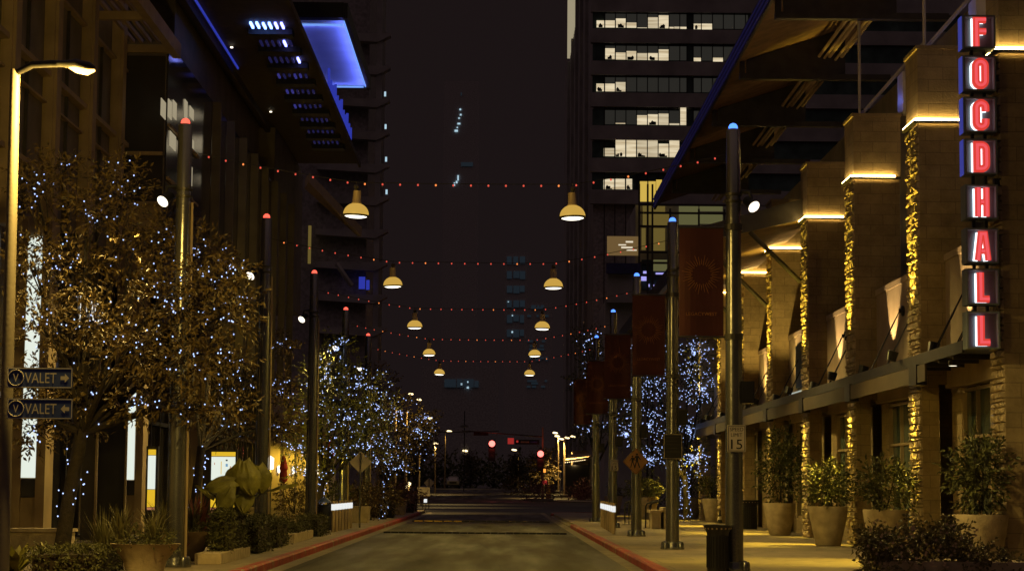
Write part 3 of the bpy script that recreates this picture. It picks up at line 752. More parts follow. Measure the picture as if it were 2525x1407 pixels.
# ground floor: piers with lit white panels, dark glass between
for i, Y in enumerate((32.0, 44.0, 56.0, 68.0)):
    top = 7.3
    b = MB(); b.box(-10.62, -10.32, Y, Y+.8, .15, top); b.box(-10.0, -9.80, Y, Y+.8, .15, top); b.box(-10.32, -10.0, Y+.06, Y+.8, .15, top)
    b.box(-10.75, -9.7, Y-.3, Y+.9, .15, .42)
    p = b.build('pier', mt['tan'], sb)
    if i in (0, 3): continue
    zt = 6.85 if i == 1 else (4.0 if i == 2 else 3.6)
    MB().box(-10.315, -10.03 if i > 1 else -9.99, Y+.01, Y+.055, 1.62, zt).build('lit_panel', mt['white_panel'], p)
    MB().box(-10.31, -10.01, Y+.02, Y+.057, 1.2, 1.6).build('display_glass', mt['glass'], p)
for y0, y1 in ((32.85, 43.95), (44.85, 55.95), (56.85, 67.95), (68.85, 90)):
    gl = MB().box(-10.72, -10.68, y0, y1, .2, 7.3).build('shop_window', mt['glass'], sb)
    b = MB(); n = int((y1-y0)/1.6)
    for k in range(n+1): b.box(-10.67, -10.55, y0+k*1.6, y0+k*1.6+.09, .2, 7.3)
    b.box(-10.66, -10.56, y0, y1, 3.3, 3.42); b.build('frame', mt['darkmetal'], gl)
# front-facing glass returns that mirror the street
for x0, x1, Y in ((-9.66, -9.35, 47.2), (-10.4, -9.55, 52.0), (-9.7, -9.2, 60.0), (-9.3, -8.9, 64.0)):
    w_ = MB().box(x0, x1, Y, Y+.05, .2, 4.2).build('glass_return', mt['glass'], sb)
    MB().box(x1+.002, x1+.05, Y-.03, Y+.06, .2, 4.3).build('frame', mt['tan'], w_)
# farther shopfront pilasters with wall lamps
b = MB(); b.box(-14, -10.6, 90.5, 132, .15, 6.4); b.box(-14, -10.1, 90.5, 132, 4.6, 5.2); fs = b.build('rear_shop_wall', mt['plaster'], sb)
for Y in (92.5, 99.0, 105.5, 112, 118.5):
    MB().box(-10.59, -9.95, Y, Y+1.0, .15, 4.59).build('pilaster', mt['plaster'], fs)
    q = MB().lathe([(.0,2.05),(.05,2.07),(.07,2.35),(.0,2.4)], (-9.98, Y-.12, 0), 10).build('wall_lamp', mt['flood'], fs)
    lamp(sb, 'SPOT', (-9.5, Y-1.1, 2.9), 170, AMBER, (-10.3, Y+.2, 1.6), 130, .8, .08)
t = thing('shop_name', 'white lit shop lettering on the dark front behind the valet-sign tree', 'sign', (-10.0, 48.5, 5.2))
text('lettering', 'Jur&Co', (-9.8, 48.5, 5.55), 3.0, .62, -YA*-1, ZA, mt['brand'], t)
MB().box(-9.9, -9.83, 46.8, 50.2, 5.2, 5.95).build('back_board', mt['black'], t)
b = MB(); b.box(-9.95, -9.88, 47.0, 47.1, 5.9, 7.3); b.box(-9.95, -9.88, 50, 50.1, 5.9, 7.3); b.box(-10.6, -9.88, 47, 47.1, 7.2, 7.3); b.build('bracket', mt['black'], t)

# ================================================================== towers behind
of = thing('office_tower', 'office tower with rows of cream lit windows above the food hall roof', 'building', (22, 232, gz(225)))
OY = 225.0
def P2(cx, cy): return (1380 + cx*.2985, cy*.2985)
b = MB(); x0 = P(1462, 0, OY).x; b.box(x0+.2, 60, OY+.6, 300, gz(225), 95)
b.build('core_wall', M('office shell', (.3,.285,.29), .9), of)
zs = [P(1500, y, OY).z for y in (71, 150, 228, 309, 389, 467)]
for z in [zs[0] + 3.55] + zs:
    MB().box(x0-.2, 60, OY-.25, OY+.59, z-1.65, z-.06).build('spandrel', mt['tower'], of)
for z in zs:
    MB().box(x0, 60, OY+.2, OY+.24, z-.055, z+1.9).build('glass_band', mt['shopglass'], of)
cols = [370, 458, 547, 636, 725, 814, 903, 993, 1052, 1105, 1172, 1265, 1355, 1446, 1540]
for c in cols:
    x = P(P2(c, 0)[0], 400, OY).x
    MB().box(x-.05, x+.05, OY+.02, OY+.19, 18, zs[0]+1.9).build('mullion', mt['black'], of)
lit = [(305,369,168,226),(371,457,168,227),(459,546,152,228),(548,635,186,229),(637,724,227,231),(726,813,142,232),(815,902,126,234),(904,944,222,235),(946,992,220,236),(994,1052,221,238),(1106,1171,195,241),(1173,1262,195,243),
 (370,456,398,488),(458,546,433,492),(548,634,421,494),(636,724,438,495),(726,813,438,496),(815,902,408,498),(1106,1171,476,505),(1266,1354,476,508),
 (303,367,690,753),(369,456,690,754),(458,545,677,755),
 (635,723,951,1029),(725,813,943,1030),(815,901,937,1031),(903,992,1018,1032),(995,1047,880,1032),(460,543,1014,1022),
 (364,452,1222,1289),(455,543,1134,1292),(545,632,1136,1294),(634,722,1136,1295),(724,811,1138,1296),(813,902,1186,1297),(905,991,1160,1298),
 (362,450,1476,1562),(452,540,1476,1562),(542,600,1476,1562)]
ow = M('office wall', (.5,.42,.3), .9)
def OFFICE(name, s):                                     # blinds catch the room light in soft horizontal bands
    m, t_, b_ = nodes(name); N, L = t_.nodes, t_.links
    g = N.new('ShaderNodeNewGeometry'); mp = N.new('ShaderNodeMapping'); mp.inputs['Scale'].default_value = (.25, 1, 3.2)
    nz = N.new('ShaderNodeTexNoise'); nz.inputs['Scale'].default_value = 1.0; nz.inputs['Detail'].default_value = 3
    r = N.new('ShaderNodeValToRGB'); r.color_ramp.elements[0].position = .32; r.color_ramp.elements[1].position = .6
    r.color_ramp.elements[0].color = (.62, .48, .28, 1); r.color_ramp.elements[1].color = (1, .85, .57, 1)
    L.new(g.outputs['Position'], mp.inputs[0]); L.new(mp.outputs[0], nz.inputs['Vector']); L.new(nz.outputs['Fac'], r.inputs[0])
    L.new(r.outputs[0], b_.inputs['Emission Color']); b_.inputs['Emission Strength'].default_value = s
    b_.inputs['Base Color'].default_value = (.02,.02,.02,1); m.cycles.emission_sampling = 'NONE'; return m
offm = OFFICE('office blinds light', .80); offm2 = OFFICE('office dimmer light', .62)
for i, (a, c, t0, t1) in enumerate(lit):
    pa, pb = P(*P2(a+1, t0), OY), P(*P2(c-1, t1), OY)
    o = MB().box(pa.x, pb.x, OY+.12, OY+.16, pb.z, pa.z).build('lit_window', offm if random.random() < .7 else offm2, of)
    if t1 - t0 > 40 and i % 2 == 0:                             # desk things seen against the light
        b = MB()
        for k in range(3):
            x = R(pa.x+.1, pb.x-.5); b.box(x, x+R(.12,.45), OY+.08, OY+.115, pb.z, pb.z+R(.1,.4))
        x = R(pa.x+.2, pb.x-.4); b.lathe([(.0,0),(.12,.05),(.16,.3),(.05,.45),(0,.5)], (x, OY+.09, pb.z), 8, Matrix.Diagonal((1,.1,1)))
        b.build('desk_clutter', mt['black'], o)
for r, z in enumerate(zs):                                      # faint emission stands in for reflections on the unlit glass
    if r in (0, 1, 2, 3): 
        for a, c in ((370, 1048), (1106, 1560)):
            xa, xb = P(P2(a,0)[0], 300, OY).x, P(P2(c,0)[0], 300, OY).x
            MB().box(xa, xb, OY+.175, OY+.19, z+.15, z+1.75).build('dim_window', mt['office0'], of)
for k in range(5):                                              # louvred side face toward the street
    y = 240 + k*16
    MB().box(x0-.25, x0+.15, y, y+1.2, gz(225), 66 if k > 2 else 95).build('side_fin', mt['tower'], of)
for k in range(14):
    y = 276 + k*2.1; MB().box(x0-.3, x0+.1, y, y+.8, 66.5, 95).build('lit_side_slot', mt['office2'], of)
MB().box(x0+.15, x0+.5, 225.7, 330, gz(225), 95).build('side_wall', mt['tower'], of)
# stair atrium in front of the tower
at = thing('stair_atrium', 'yellow lit glass stair tower behind the blue pole lights', 'building', (14, 151, .1))
AY = 150.0
def pane(x0_, y0_, x1_, y1_, mat, name='lit_pane', dy=0.0):
    a, c = P(x0_, y0_, AY+dy), P(x1_, y1_, AY+dy)
    return MB().box(a.x, c.x, AY+dy, AY+dy+.04, c.z, a.z).build(name, mat, at)
a, c = P(1500, 520, AY), P(1800, 1150, AY)
b = MB(); b.box(a.x+2.1, 24, AY+1.0, AY+12, 0, P(1500, 500, AY).z); b.box(P(1497,0,AY).x, P(1580,0,AY).x, AY+1, AY+10, 0, P(0,725,AY).z)
b.build('rear_wall', mt['tower'], at)
for q in ((1578,447,1596,497),(1599,447,1608,497),(1608,447,1617,498),(1618,443,1632,470)): pane(*q, mt['atrium'])
for q in ((1611,508,1640,524),(1598,506,1608,556),(1611,526,1650,556),(1608,562,1640,618),(1585,506,1596,556),(1582,562,1592,616)): pane(*q, mt['atrium2'])
for q in ((1674,507,1722,523),(1674,527,1722,554),(1725,505,1782,521),(1725,525,1782,552),(1690,558,1720,566),(1611,640,1650,668)): pane(*q, E('green office', (.75,.72,.28), .13, False))
pane(1497, 582, 1575, 630, E('dim room', (.9,.55,.2), .16, False), 'dim_room')
for q in ((1543,594,1561,598),(1525,602,1544,605),(1532,608,1560,612),(1545,615,1570,618)): pane(*q, mt['office'], 'ceiling_light', -.06)
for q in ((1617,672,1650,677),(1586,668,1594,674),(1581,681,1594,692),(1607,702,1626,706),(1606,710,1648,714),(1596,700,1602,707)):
    pane(*q, E('violet reflection', (.45,.42,1.0), .9, False), 'sign_reflection', -.06)  # glowing strips drawn as a sign's reflection in the glass
pane(1582, 640, 1652, 716, mt['shopglass'], 'glass_pane', .1)
for x in (1576, 1597, 1608.6, 1652, 1723, 1786):
    p = P(x, 500, AY); MB().box(p.x-.07, p.x+.07, AY-.12, AY-.02, 0, P(0, 440 if x < 1620 else 500, AY).z).build('mullion', mt['darkmetal'], at)
for y in (505, 525, 558, 622, 648, 679):
    z = P(1600, y, AY).z; MB().box(P(1575,0,AY).x, P(1790,0,AY).x, AY-.1, AY-.03, z-.08, z+.08).build('floor_edge', mt['darkmetal'], at)
b = MB(); b.box(P(1500,0,AY).x, P(1600,0,AY).x, AY+.2, AY+.9, P(0,725,AY).z-.2, P(0,635,AY).z); b.build('lower_wall', mt['tower'], at)
b = MB(); b.box(P(1497,0,AY).x, P(1580,0,AY).x, AY-.3, AY, P(0,662,AY).z, P(0,636,AY).z); b.build('blue_edge', M('blue edge', (.03,.03,.12), .6), at)
# balcony tower on the left, far
bt = thing('balcony_tower', 'dim far tower with stacked tapered balcony slabs beyond the overhang', 'building', (-16, 215, 0))
BY = 212.0
xc = P(930, 640, BY).x
MB().box(-40, xc-1.2, BY+.8, BY+30, 0, 62).build('core_wall', M('far tower wall', (.27,.25,.255), .9), bt)
MB().box(xc-.35, xc+.2, BY-.4, BY+.1, 0, 60).build('column', mt['tower'], bt)
for k in range(13):
    z = P(930, 85 + 80.3*k - (160.6 if False else 0), BY).z
    MB().prism([(xc-6.5, BY-.6, z), (xc+1.1, BY-.6, z), (xc+1.1, BY-.6, z-.25), (xc-.2, BY-.6, z-.95), (xc-6.5, BY-.6, z-.6)], (0, 1.4, 0)).build('balcony_slab', mt['tower'], bt)
    if k in (2, 3, 4, 5): MB().box(xc+.3+.1*k, xc+.5+.1*k, BY-.3, BY-.2, z+.3, z+.8).build('deck_lamp', mt['farblue2'], bt)
b = MB(); b.box(xc-7.2, xc-6.9, BY-1.0, BY-.7, P(0,645,BY).z, P(0,552,BY).z); b.build('lit_slot', mt['atrium2'], bt)
for q in ((885,682,900,712),(903,690,911,714)):
    a, c = P(q[0], q[1], BY-1), P(q[2], q[3], BY-1); MB().box(a.x, c.x, BY-1, BY-.9, c.z, a.z).build('blue_window', mt['bluefin'], bt)
a, c = P(830, 650, 180), P(868, 705, 180)
MB().tube([a, c], .25, 6).build('roof_beam', mt['tower'], bt)
# distant towers with a few blue windows
def fartower(name, lab, x0_, x1_, ytop, Y, wins):
    a, c = P(x0_, ytop, Y), P(x1_, ytop, Y)
    t = thing(name, lab, 'tower', ((a.x+c.x)/2, Y+15, gz(Y)))
    MB().box(a.x, c.x, Y, Y+30, gz(Y), a.z).build('wall', M('far shell', (.375,.365,.37), .95, spec=.1), t)
    for q in wins:
        m = mt[q[4]]; p, r_ = P(q[0], q[1], Y-.4), P(q[2], q[3], Y-.4)
        MB().box(p.x, r_.x, Y-.4, Y-.3, r_.z, p.z).build('window', m, t)
W1 = [(1133,268,1137,272,'farblue2'),(1134,281,1138,285,'farblue2'),(1130,290,1134,293,'farblue2'),(1128,303,1135,307,'farblue2'),(1126,313,1129,316,'farblue2'),(1121,320,1129,325,'farblue2'),(1136,228,1139,236,'farblue'),(1137,400,1166,410,'farblue'),(1128,432,1131,445,'farblue2'),(1124,446,1128,452,'farblue2'),(1119,450,1122,458,'farblue2')]
fartower('far_tower', 'far dark tower with a diagonal of tiny white lights', 1095, 1180, 200, 760, W1)
W2 = []
for r in range(6):
    for k in range(3):
        if random.random() < .85: W2.append((1250+k*16, 632+r*36, 1264+k*16+R(-3,1), 650+r*36+R(-4,2), 'farblue'))
W2 += [(1252,742,1255,745,'farblue2'),(1262,776,1265,779,'farblue2'),(1261,816,1265,820,'farblue2')]
fartower('far_tower', 'far slim tower with dim blue window bands near the street centre', 1246, 1302, 622, 640, W2)
W3 = [(1298+R(0,50), y, 1304+R(0,50), y+5, 'farblue') for y in (752,757,776,838,850,858,880,884,936,942,950) for _ in range(4)]
W3 = [(q[0], q[1], q[0]+R(4,10), q[3], q[4]) for q in W3]
fartower('far_tower', 'far low tower with speckled dim windows behind the far pendant lamps', 1296, 1362, 745, 520, W3)
W4 = [(1096,934,1124,954,'farblue'),(1127,934,1140,954,'farblue'),(1143,934,1168,954,'farblue'),(1170,938,1180,954,'farblue'),(1136,944,1140,949,'farblue2'),(1151,952,1156,957,'farblue2'),(1152,939,1155,943,'farblue2')]
fartower('far_office', 'far dark office block with one blue lit floor at street end', 1040, 1230, 900, 420, W4)
b = MB(); n = 90
for k in range(n):                                        # ragged far-off tree line closing the street
    x = -62 + 124*k/n; h = 5 + 1.6*math.sin(k*1.7) + R(-.8, .8)
    b.cloud((x, 380 + R(-6, 6), gz(400) + h*.45), (2.4, 2.0, h*.5), 170, .8, .5, .5)
tag(b.build('far_trees', mt['leaf_g']), kind='stuff')
# ================================================================== trees with fairy lights
BULB = {}
def bulb_mesh(r):
    if r not in BULB:
        b = MB().lathe([(0,-r),(r*.75,-r*.35),(r*.75,r*.4),(0,r)], (0,0,0), 6)
        me = bpy.data.meshes.new('bulb'); me.from_pydata([tuple(p) for p in b.v], [], b.f); me.materials.append(mt['fairy']); BULB[r] = me
    return BULB[r]
def tree(label, llabel, base, lean, clumps, leafn, L, W, nbulb, br, trunk_r, spiral, mat='leaf', trunk_bulbs=0):
    base = Vector(base)
    t = thing('tree', label, 'tree', base, 'street trees hung with fairy lights')
    fork = base + Vector(lean)
    b = MB(); mid = base.lerp(fork, .5) + Vector((R(-.06,.06), R(-.06,.06), 0))
    b.tube([base - Vector((0,0,.05)), base + Vector((0,0,.25)), mid, fork], [trunk_r*1.35, trunk_r*1.05, trunk_r*.92, trunk_r*.85], 10)
    twigs = []
    for c, r in clumps:
        c = Vector(c); m1 = fork.lerp(c, .5) + Vector((R(-.15,.15), R(-.15,.15), R(0,.25)))
        b.tube([fork - Vector((0,0,.1)), m1, c], [trunk_r*.55, trunk_r*.33, trunk_r*.12], 6); twigs.append((fork, m1, c))
        for k in range(4):
            q = c + Vector((R(-1,1)*r[0], R(-1,1)*r[1], R(-.7,1)*r[2]))*.9
            b.tube([m1.lerp(c, R(.3,1)), q], [trunk_r*.13, trunk_r*.04], 5); twigs.append((c, c, q))
    b.build('trunk', mt['bark'], t, True)
    b = MB(); tot = sum(r[0]*r[2] for c, r in clumps)
    for c, r in clumps: b.cloud(c, r, int(leafn*r[0]*r[2]/tot), L, W, .45)
    b.build('crown', mt[mat], t)
    # fairy lights wound through it
    s = thing('fairy_lights', llabel, 'fairy lights', base + Vector((0,0,.02)), 'fairy lights wound into the street trees')
    pts = []
    for k in range(nbulb):
        if k < trunk_bulbs:
            q = k/trunk_bulbs; p = base.lerp(fork, R(0,1.05)); a = R(0,6.3)
            pts.append(p + Vector((math.cos(a), math.sin(a), 0))*(trunk_r*R(1.1,1.9))); continue
        c, r = random.choices(clumps, [r[0]*r[2] for c, r in clumps])[0]
        if random.random() < .45:
            tw = random.choice(twigs); q = R(.1, 1.0); p = (tw[0].lerp(tw[1], q) if random.random() < .4 else tw[1].lerp(tw[2], q)) + Vector((R(-.07,.07), -.06, R(-.07,.07)))
        else:
            q = Vector((random.gauss(0,1), random.gauss(0,1)-.6, random.gauss(0,1))).normalized()*R(.55,1.02)
            p = Vector(c) + Vector((q.x*r[0], q.y*r[1], q.z*r[2]))
        pts.append(p)
    pts.sort(key=lambda p: p.y)
    o = ORG[s.name]; me = bulb_mesh(br)
    for p in pts[:100]:
        ob = bpy.data.objects.new('bulb', me); sc.collection.objects.link(ob); ob.parent = s; ob.location = p - o
    if len(pts) > 100:
        b = MB()
        for p in pts[100:]: b.lathe([(0,-br),(br*.75,-br*.35),(br*.75,br*.4),(0,br)], tuple(p), 6)
        tag(b.build('bulbs', mt['fairy'], s), kind='stuff')
    w_ = MB()
    for f, m1, c in twigs[::5]: w_.tube([f, m1 + Vector((0,-.05,0)), c + Vector((0,-.08,.05))], .006, 4)
    w_.build('wire', mt['black'], s)
    return t
def clump(px, py, rx, rz, Y):                                # a leaf clump given by its size in the picture and its real distance
    p = P(px, py, Y); k = Y/F*.9
    return (tuple(p), (rx*k, (rx+rz)*.5*k, rz*k))
g1 = G(148, 1392)
T1 = [(90,470,70,70,34.6),(150,430,80,60,35),(300,470,75,95,35.2),(215,520,70,60,34),(80,640,70,90,33.6),(180,660,100,80,34),(330,620,110,80,34.4),
      (420,570,90,60,35.2),(480,620,80,70,34.2),(520,700,100,60,32.9),(575,660,40,32,33.2),(400,730,100,70,32.6),(560,780,90,60,33.0),(590,740,40,36,33.6),
      (100,800,75,90,33.4),(230,790,90,80,33.6),(330,850,100,80,32.6),(470,880,120,75,32.8),(560,880,70,52,33.4),(90,950,70,70,33.6),(220,970,90,60,34.2),
      (360,990,100,55,33.4),(520,1010,110,50,33.2),(575,990,50,34,34),(80,1060,60,50,34),(190,1050,60,40,34.6)]
tree('large street tree by the valet signs with sparse fairy lights and amber leaf edges', 'sparse white fairy lights in the large tree by the valet signs', (-7.25, 34, .15), (.25, .2, 2.3),
     [clump(*q) for q in T1], 13000, .11, .044, 420, .0155, .13, 0, 'leaf', 26)
T2 = [(540,640,45,60,47),(470,760,60,70,47),(585,930,60,70,47.4),(690,965,50,45,47.6),(690,850,36,34,47.8),(560,1050,70,42,47),(685,1050,58,38,47.4)]
tree('slim street tree behind the nearest red-domed pole, lights spiralling up its trunk', 'white fairy lights spiralling up the slim tree behind the nearest red-domed pole', (-6.85, 45.5, .15), (.2, 0, 2.2),
     [clump(*q) for q in T2], 4200, .11, .042, 170, .016, .11, 0, 'leaf', 50)
T3 = [(830,860,45,40,69.5),(800,930,70,60,69.5),(880,950,70,60,69.5),(760,1010,70,50,68.5),(860,1030,90,60,69.5),(930,1010,50,55,70),(740,1100,55,40,68.5),(820,1110,80,40,69.5),(910,1100,60,45,69.5),(760,1160,60,20,68.5)]
tree('densely lit street tree between the third and fourth red-domed poles', 'dense white fairy lights in the tree between third and fourth red-domed poles', (-6.15, 69.4, .15), (.15, 0, 1.5),
     [clump(*q) for q in T3], 6500, .13, .055, 520, .020, .12, 0, 'leaf_g', 40)
T4 = [(930,960,60,60,84),(990,1020,60,50,84),(900,1060,60,50,83),(960,1090,60,45,84),(1030,1060,45,40,85),(1050,1030,35,22,86),(930,1140,50,25,83),(985,1150,40,25,84)]
tree('lit street tree over the small blue sign, farther down the kerb', 'white fairy lights in the tree over the small far blue sign', (-4.75, 84, .15), (.2, 0, 1.6),
     [clump(*q) for q in T4], 4800, .13, .06, 360, .022, .12, 0, 'leaf', 18)
T5 = [(1030,1080,40,45,112),(1062,1060,28,30,112),(1000,1110,40,35,111),(1050,1110,40,30,112)]
tree('last small amber tree just before the crossing', 'few dim fairy lights in the last small amber tree before the crossing', (-4.6, 112, .15), (0, 0, 1.6),
     [clump(*q) for q in T5], 2600, .15, .07, 70, .024, .11, 0, 'leaf', 0)
T6 = [(1600,860,60,60,88),(1710,870,60,50,88),(1650,950,80,70,87),(1560,960,60,70,88),(1730,960,50,70,88),(1600,1050,80,55,87),(1700,1060,60,50,88),(1545,1070,50,45,88),(1720,1130,40,50,87),(1640,1120,50,40,87),(1600,1130,40,35,87)]
tree('brightest fairy-light tree behind the blue-domed poles, trunk wrapped thickly', 'thickest white fairy lights wrapping the bright tree behind the blue-domed poles', (8.05, 87.5, .15), (-.1, 0, 1.9),
     [clump(*q) for q in T6], 5200, .13, .055, 1600, .020, .15, 0, 'leaf_g', 70)
T7 = [(1450,840,45,35,104),(1470,900,50,50,104),(1425,940,30,30,103),(1490,980,50,50,104),(1450,1060,50,40,103),(1520,1040,40,50,104)]
tree('lit tree behind the overlapping far banners', 'loose white fairy lights in the tree behind the far banners', (5.0, 104, .15), (0, 0, 2.6),
     [clump(*q) for q in T7], 3000, .15, .07, 150, .027, .13, 0, 'leaf_g', 0)
# warm street-level light that catches these trees
# ================================================================== roadside plants, left
def hedgebox(label, x0, x1, y0, y1, z0, z1, n, plinth=None, group='low hedges in kerb planters', mat='hedge'):
    t = thing('hedge', label, 'hedge', ((x0+x1)/2, (y0+y1)/2, .15), group)
    b = MB(); bx, by, bz = (x0+x1)/2, (y0+y1)/2, (z0+z1)/2
    b.box(x0+.06, x1-.06, y0+.06, y1-.06, z0+.02, z1-.06); b.build('stems', mt['soil'], t)
    b = MB(); c = 0
    while c < n:
        f = random.choice('xXyzz' if True else ''); p = Vector((R(x0,x1), R(y0,y1), R(z0,z1)))
        if f == 'x': p.x = x1 + R(-.05,.03)
        if f == 'X': p.x = x0 + R(-.03,.05)
        if f == 'y': p.y = y0 + R(-.04,.05)
        if f == 'z': p.z = z1 + R(-.06,.04)
        for k in range(4):
            b.leaf(p + Vector((R(-.05,.05), R(-.05,.05), R(-.05,.05))), Vector((R(-1,1), R(-1,1), R(-.8,1))), Vector((R(-1,1), R(-1,1), R(0,1))), R(.05,.08), R(.025,.045)); c += 1
    b.build('foliage', mt[mat], t)
    if plinth:
        b = MB(); b.box(x0-.04, x1+.04, y0-plinth, y1+.1, .15, z0); b.build('planter_box', mt['concrete'], t)
    return t
hedgebox('clipped hedge spilling over its low planter beside the ear-leaf plant', -5.15, -4.78, 36.2, 39.0, .33, 1.0, 2600, 1.2)
hedgebox('square hedge block between two kerb planters', -5.2, -4.72, 40.6, 43.0, .16, .82, 2200)
hedgebox('smaller hedge block just past the square one', -5.2, -4.75, 44.4, 46.6, .16, .72, 1600)
hedgebox('low hedge tuft on the short planter by the second red-domed pole', -5.3, -4.85, 49.4, 53.0, .36, .55, 1200, 1.2)
hedgebox('rounded hedge at the foot of the third red-domed pole', -5.35, -4.75, 54.2, 57.0, .16, .66, 2000)
hedgebox('dark hedge strip at the foot of the big valet-sign tree', -6.9, -5.9, 30.0, 32.6, .15, .52, 1800)
for i, (x, Y, c) in enumerate(((-5.35, 76, 'amber'), (-5.0, 88, 'dark'), (-4.95, 97, 'dusky'), (-4.9, 106, 'last'))):
    t = thing('kerb_planter', '%s shrub in a square kerb planter, %s past the white bollards by the glass shops' % (c.capitalize(), ['first', 'second', 'third', 'last'][i]), 'planter', (x, Y, .15), 'square shrub planters far by the glass shops')
    b = MB(); b.prism([(x-.5, Y-.5, .15), (x+.5, Y-.5, .15), (x+.58, Y-.58, .75), (x-.58, Y-.58, .75)], (0, 1.1, 0)); b.build('pot', mt['concrete'] if i % 2 == 0 else mt['black'], t)
    b = MB(); b.cloud((x, Y, 1.05), (.65, .6, .45), 700, .14, .06); b.build('foliage', mt['leaf'], t)
def bowl(label, x, Y, r, h, seed):
    t = thing('bowl_planter', label, 'planter', (x, Y, .15), 'wide bowl planters')
    b = MB(); b.lathe([(.22,.15),(.28,.18),(r*.62,.15+h*.45),(r*.97,.15+h*.97),(r,.15+h),(r-.05,.15+h),(r-.07,.15+h-.05),(0,.15+h-.05)], (x, Y, 0), 32); b.build('bowl', mt['concrete'], t, True)
    b = MB(); random.seed(seed); b.cloud((x, Y, .15+h+.03), (r*.85, r*.85, .12), 900, .07, .03); b.build('ground_cover', mt['hedge'], t)
    b = MB()
    for cx, cy_, n, hh in ((x-.35, Y-.1, 70, .55), (x+.12, Y, 60, .5)):
        for k in range(n):
            a = R(0, 6.28); sp = R(.08, .45); z0 = .15+h
            p0 = Vector((cx + R(-.05,.05), cy_ + R(-.05,.05), z0)); p2 = p0 + Vector((math.cos(a)*sp, math.sin(a)*sp, hh*R(.55,1.15))); m = p0.lerp(p2, .55) + Vector((0,0,.1))
            wv = Vector((-math.sin(a), math.cos(a), 0))*.011
            b.add([p0-wv, p0+wv, m+wv*.8, m-wv*.8, p2], [(0,1,2,3),(3,2,4)])
    b.build('grass_tuft', mt['grass'], t)
bowl('nearest wide concrete bowl with spiky grasses, before the nearest red-domed pole', -5.33, 30.9, .53, .46, 3)
bowl('second wide concrete bowl behind the nearest red-domed pole', -5.62, 36.6, .62, .52, 4)
def blades(label, x, Y, n, h, sp, mat, wid, cat='plant', name='spiky_plant'):
    t = thing(name, label, cat, (x, Y, .15))
    b = MB()
    for k in range(n):
        a = R(0, 6.28); s_ = R(.15, 1)*sp; p0 = Vector((x+R(-.06,.06), Y+R(-.06,.06), .15)); p2 = p0 + Vector((math.cos(a)*s_, math.sin(a)*s_, h*R(.5,1.1)))
        m = p0.lerp(p2, .5) + Vector((0,0,h*.12)); wv = Vector((-math.sin(a), math.cos(a), .2))*wid
        b.add([p0-wv*.5, p0+wv*.5, m+wv, m-wv, p2], [(0,1,2,3),(3,2,4)])
    b.build('leaves', mt[mat], t); return t
blades('tall spiky grass plant beside the bowl planters', -6.35, 33.0, 120, .95, .5, 'grass', .013)
blades('arching grass clump behind the nearest red-domed pole', -6.0, 37.4, 110, 1.05, .5, 'grass', .013)
blades('dark red cordyline with broad sword leaves by the slim tree', -5.85, 39.5, 60, 1.1, .5, 'redleaf', .045)
blades('low red-leaved plant in front of the clipped hedge', -5.6, 35.8, 45, .55, .4, 'redleaf', .04)
blades('broad pale-leaved plant beside the street light with valet signs', -7.45, 31.6, 34, .42, .5, 'ear', .07)
blades('second broad-leaved plant beside the dark hedge', -6.85, 31.4, 34, .42, .45, 'ear', .07)
blades('dark bushy plant at the foot of the valet street light', -7.62, 31.2, 60, .75, .3, 'leaf_g', .03)
# elephant ear
t = thing('ear_leaf_plant', 'elephant ear plant with huge pale green leaves beside the lit kiosk', 'plant', (-5.0, 37.6, 1.0))
def bigleaf(c, d, nrm, L, W, stem_from):
    d = Vector(d).normalized(); nrm = Vector(nrm).normalized(); sd = d.cross(nrm).normalized(); nrm = sd.cross(d)
    b = MB(); n, m = 10, 8; c = Vector(c)
    for i in range(n+1):
        q = i/n; w = W*.5*max(.04, math.sin(math.pi*min(1, (q*.93+.09)))**.62) * (1.0 if q > .2 else .85)
        for j in range(m+1):
            s_ = j/m*2-1; back = -.16*L*(abs(s_)**1.5)*max(0, 1-q*3)
            p = c + d*(L*(q-.3)+back) + sd*w*s_ + nrm*(.05*L*(1-abs(s_)**2) - .2*L*q*q + .012*math.sin(s_*14 + q*5) - .05*L*abs(s_))
            b.v.append(p)
    for i in range(n):
        for j in range(m):
            a = i*(m+1)+j; b.f.append([a, a+1, a+m+2, a+m+1]); b.k.append(0)
    b.build('leaf', mt['ear'], t, True)
    s0 = Vector(stem_from); md = s0.lerp(c, .6) + Vector((R(-.04,.04), 0, .08))
    MB().tube([s0, md, c], [.022, .016, .011], 6).build('stalk', mt['leaf_g'], t, True)
for px, py, Y, L, W, d, nr in ((555,1188,37.2,.50,.36,(-1,-.15,-.12),(.1,-.75,.65)),(585,1168,38.2,.46,.42,(-.35,-.2,-.8),(-.1,-.95,.3)),(600,1160,37.6,.52,.44,(.0,-.2,-1),(-.25,-.95,.25)),
     (612,1165,37.3,.55,.40,(.28,-.2,-.95),(.25,-.95,.2)),(640,1168,38.0,.46,.42,(.15,-.1,-.9),(.2,-.97,.1)),(560,1218,37.0,.42,.32,(-.35,-.3,-.7),(.1,-.9,.45)),(500,1205,36.9,.36,.09,(.85,-.2,-.45),(.3,-.5,.9)),
     (600,1215,37.4,.46,.38,(.05,-.4,-.9),(0,-.95,.3)),(575,1205,37.6,.4,.3,(-.2,-.4,-.8),(0,-.9,.4)),(690,1200,38.6,.42,.08,(.8,0,.35),(.2,-.4,.9))):
    bigleaf(P(px, py, Y), d, nr, L*1.1, W*1.12, (-5.02+R(-.12,.12), 37.5+R(-.2,.2), .98))
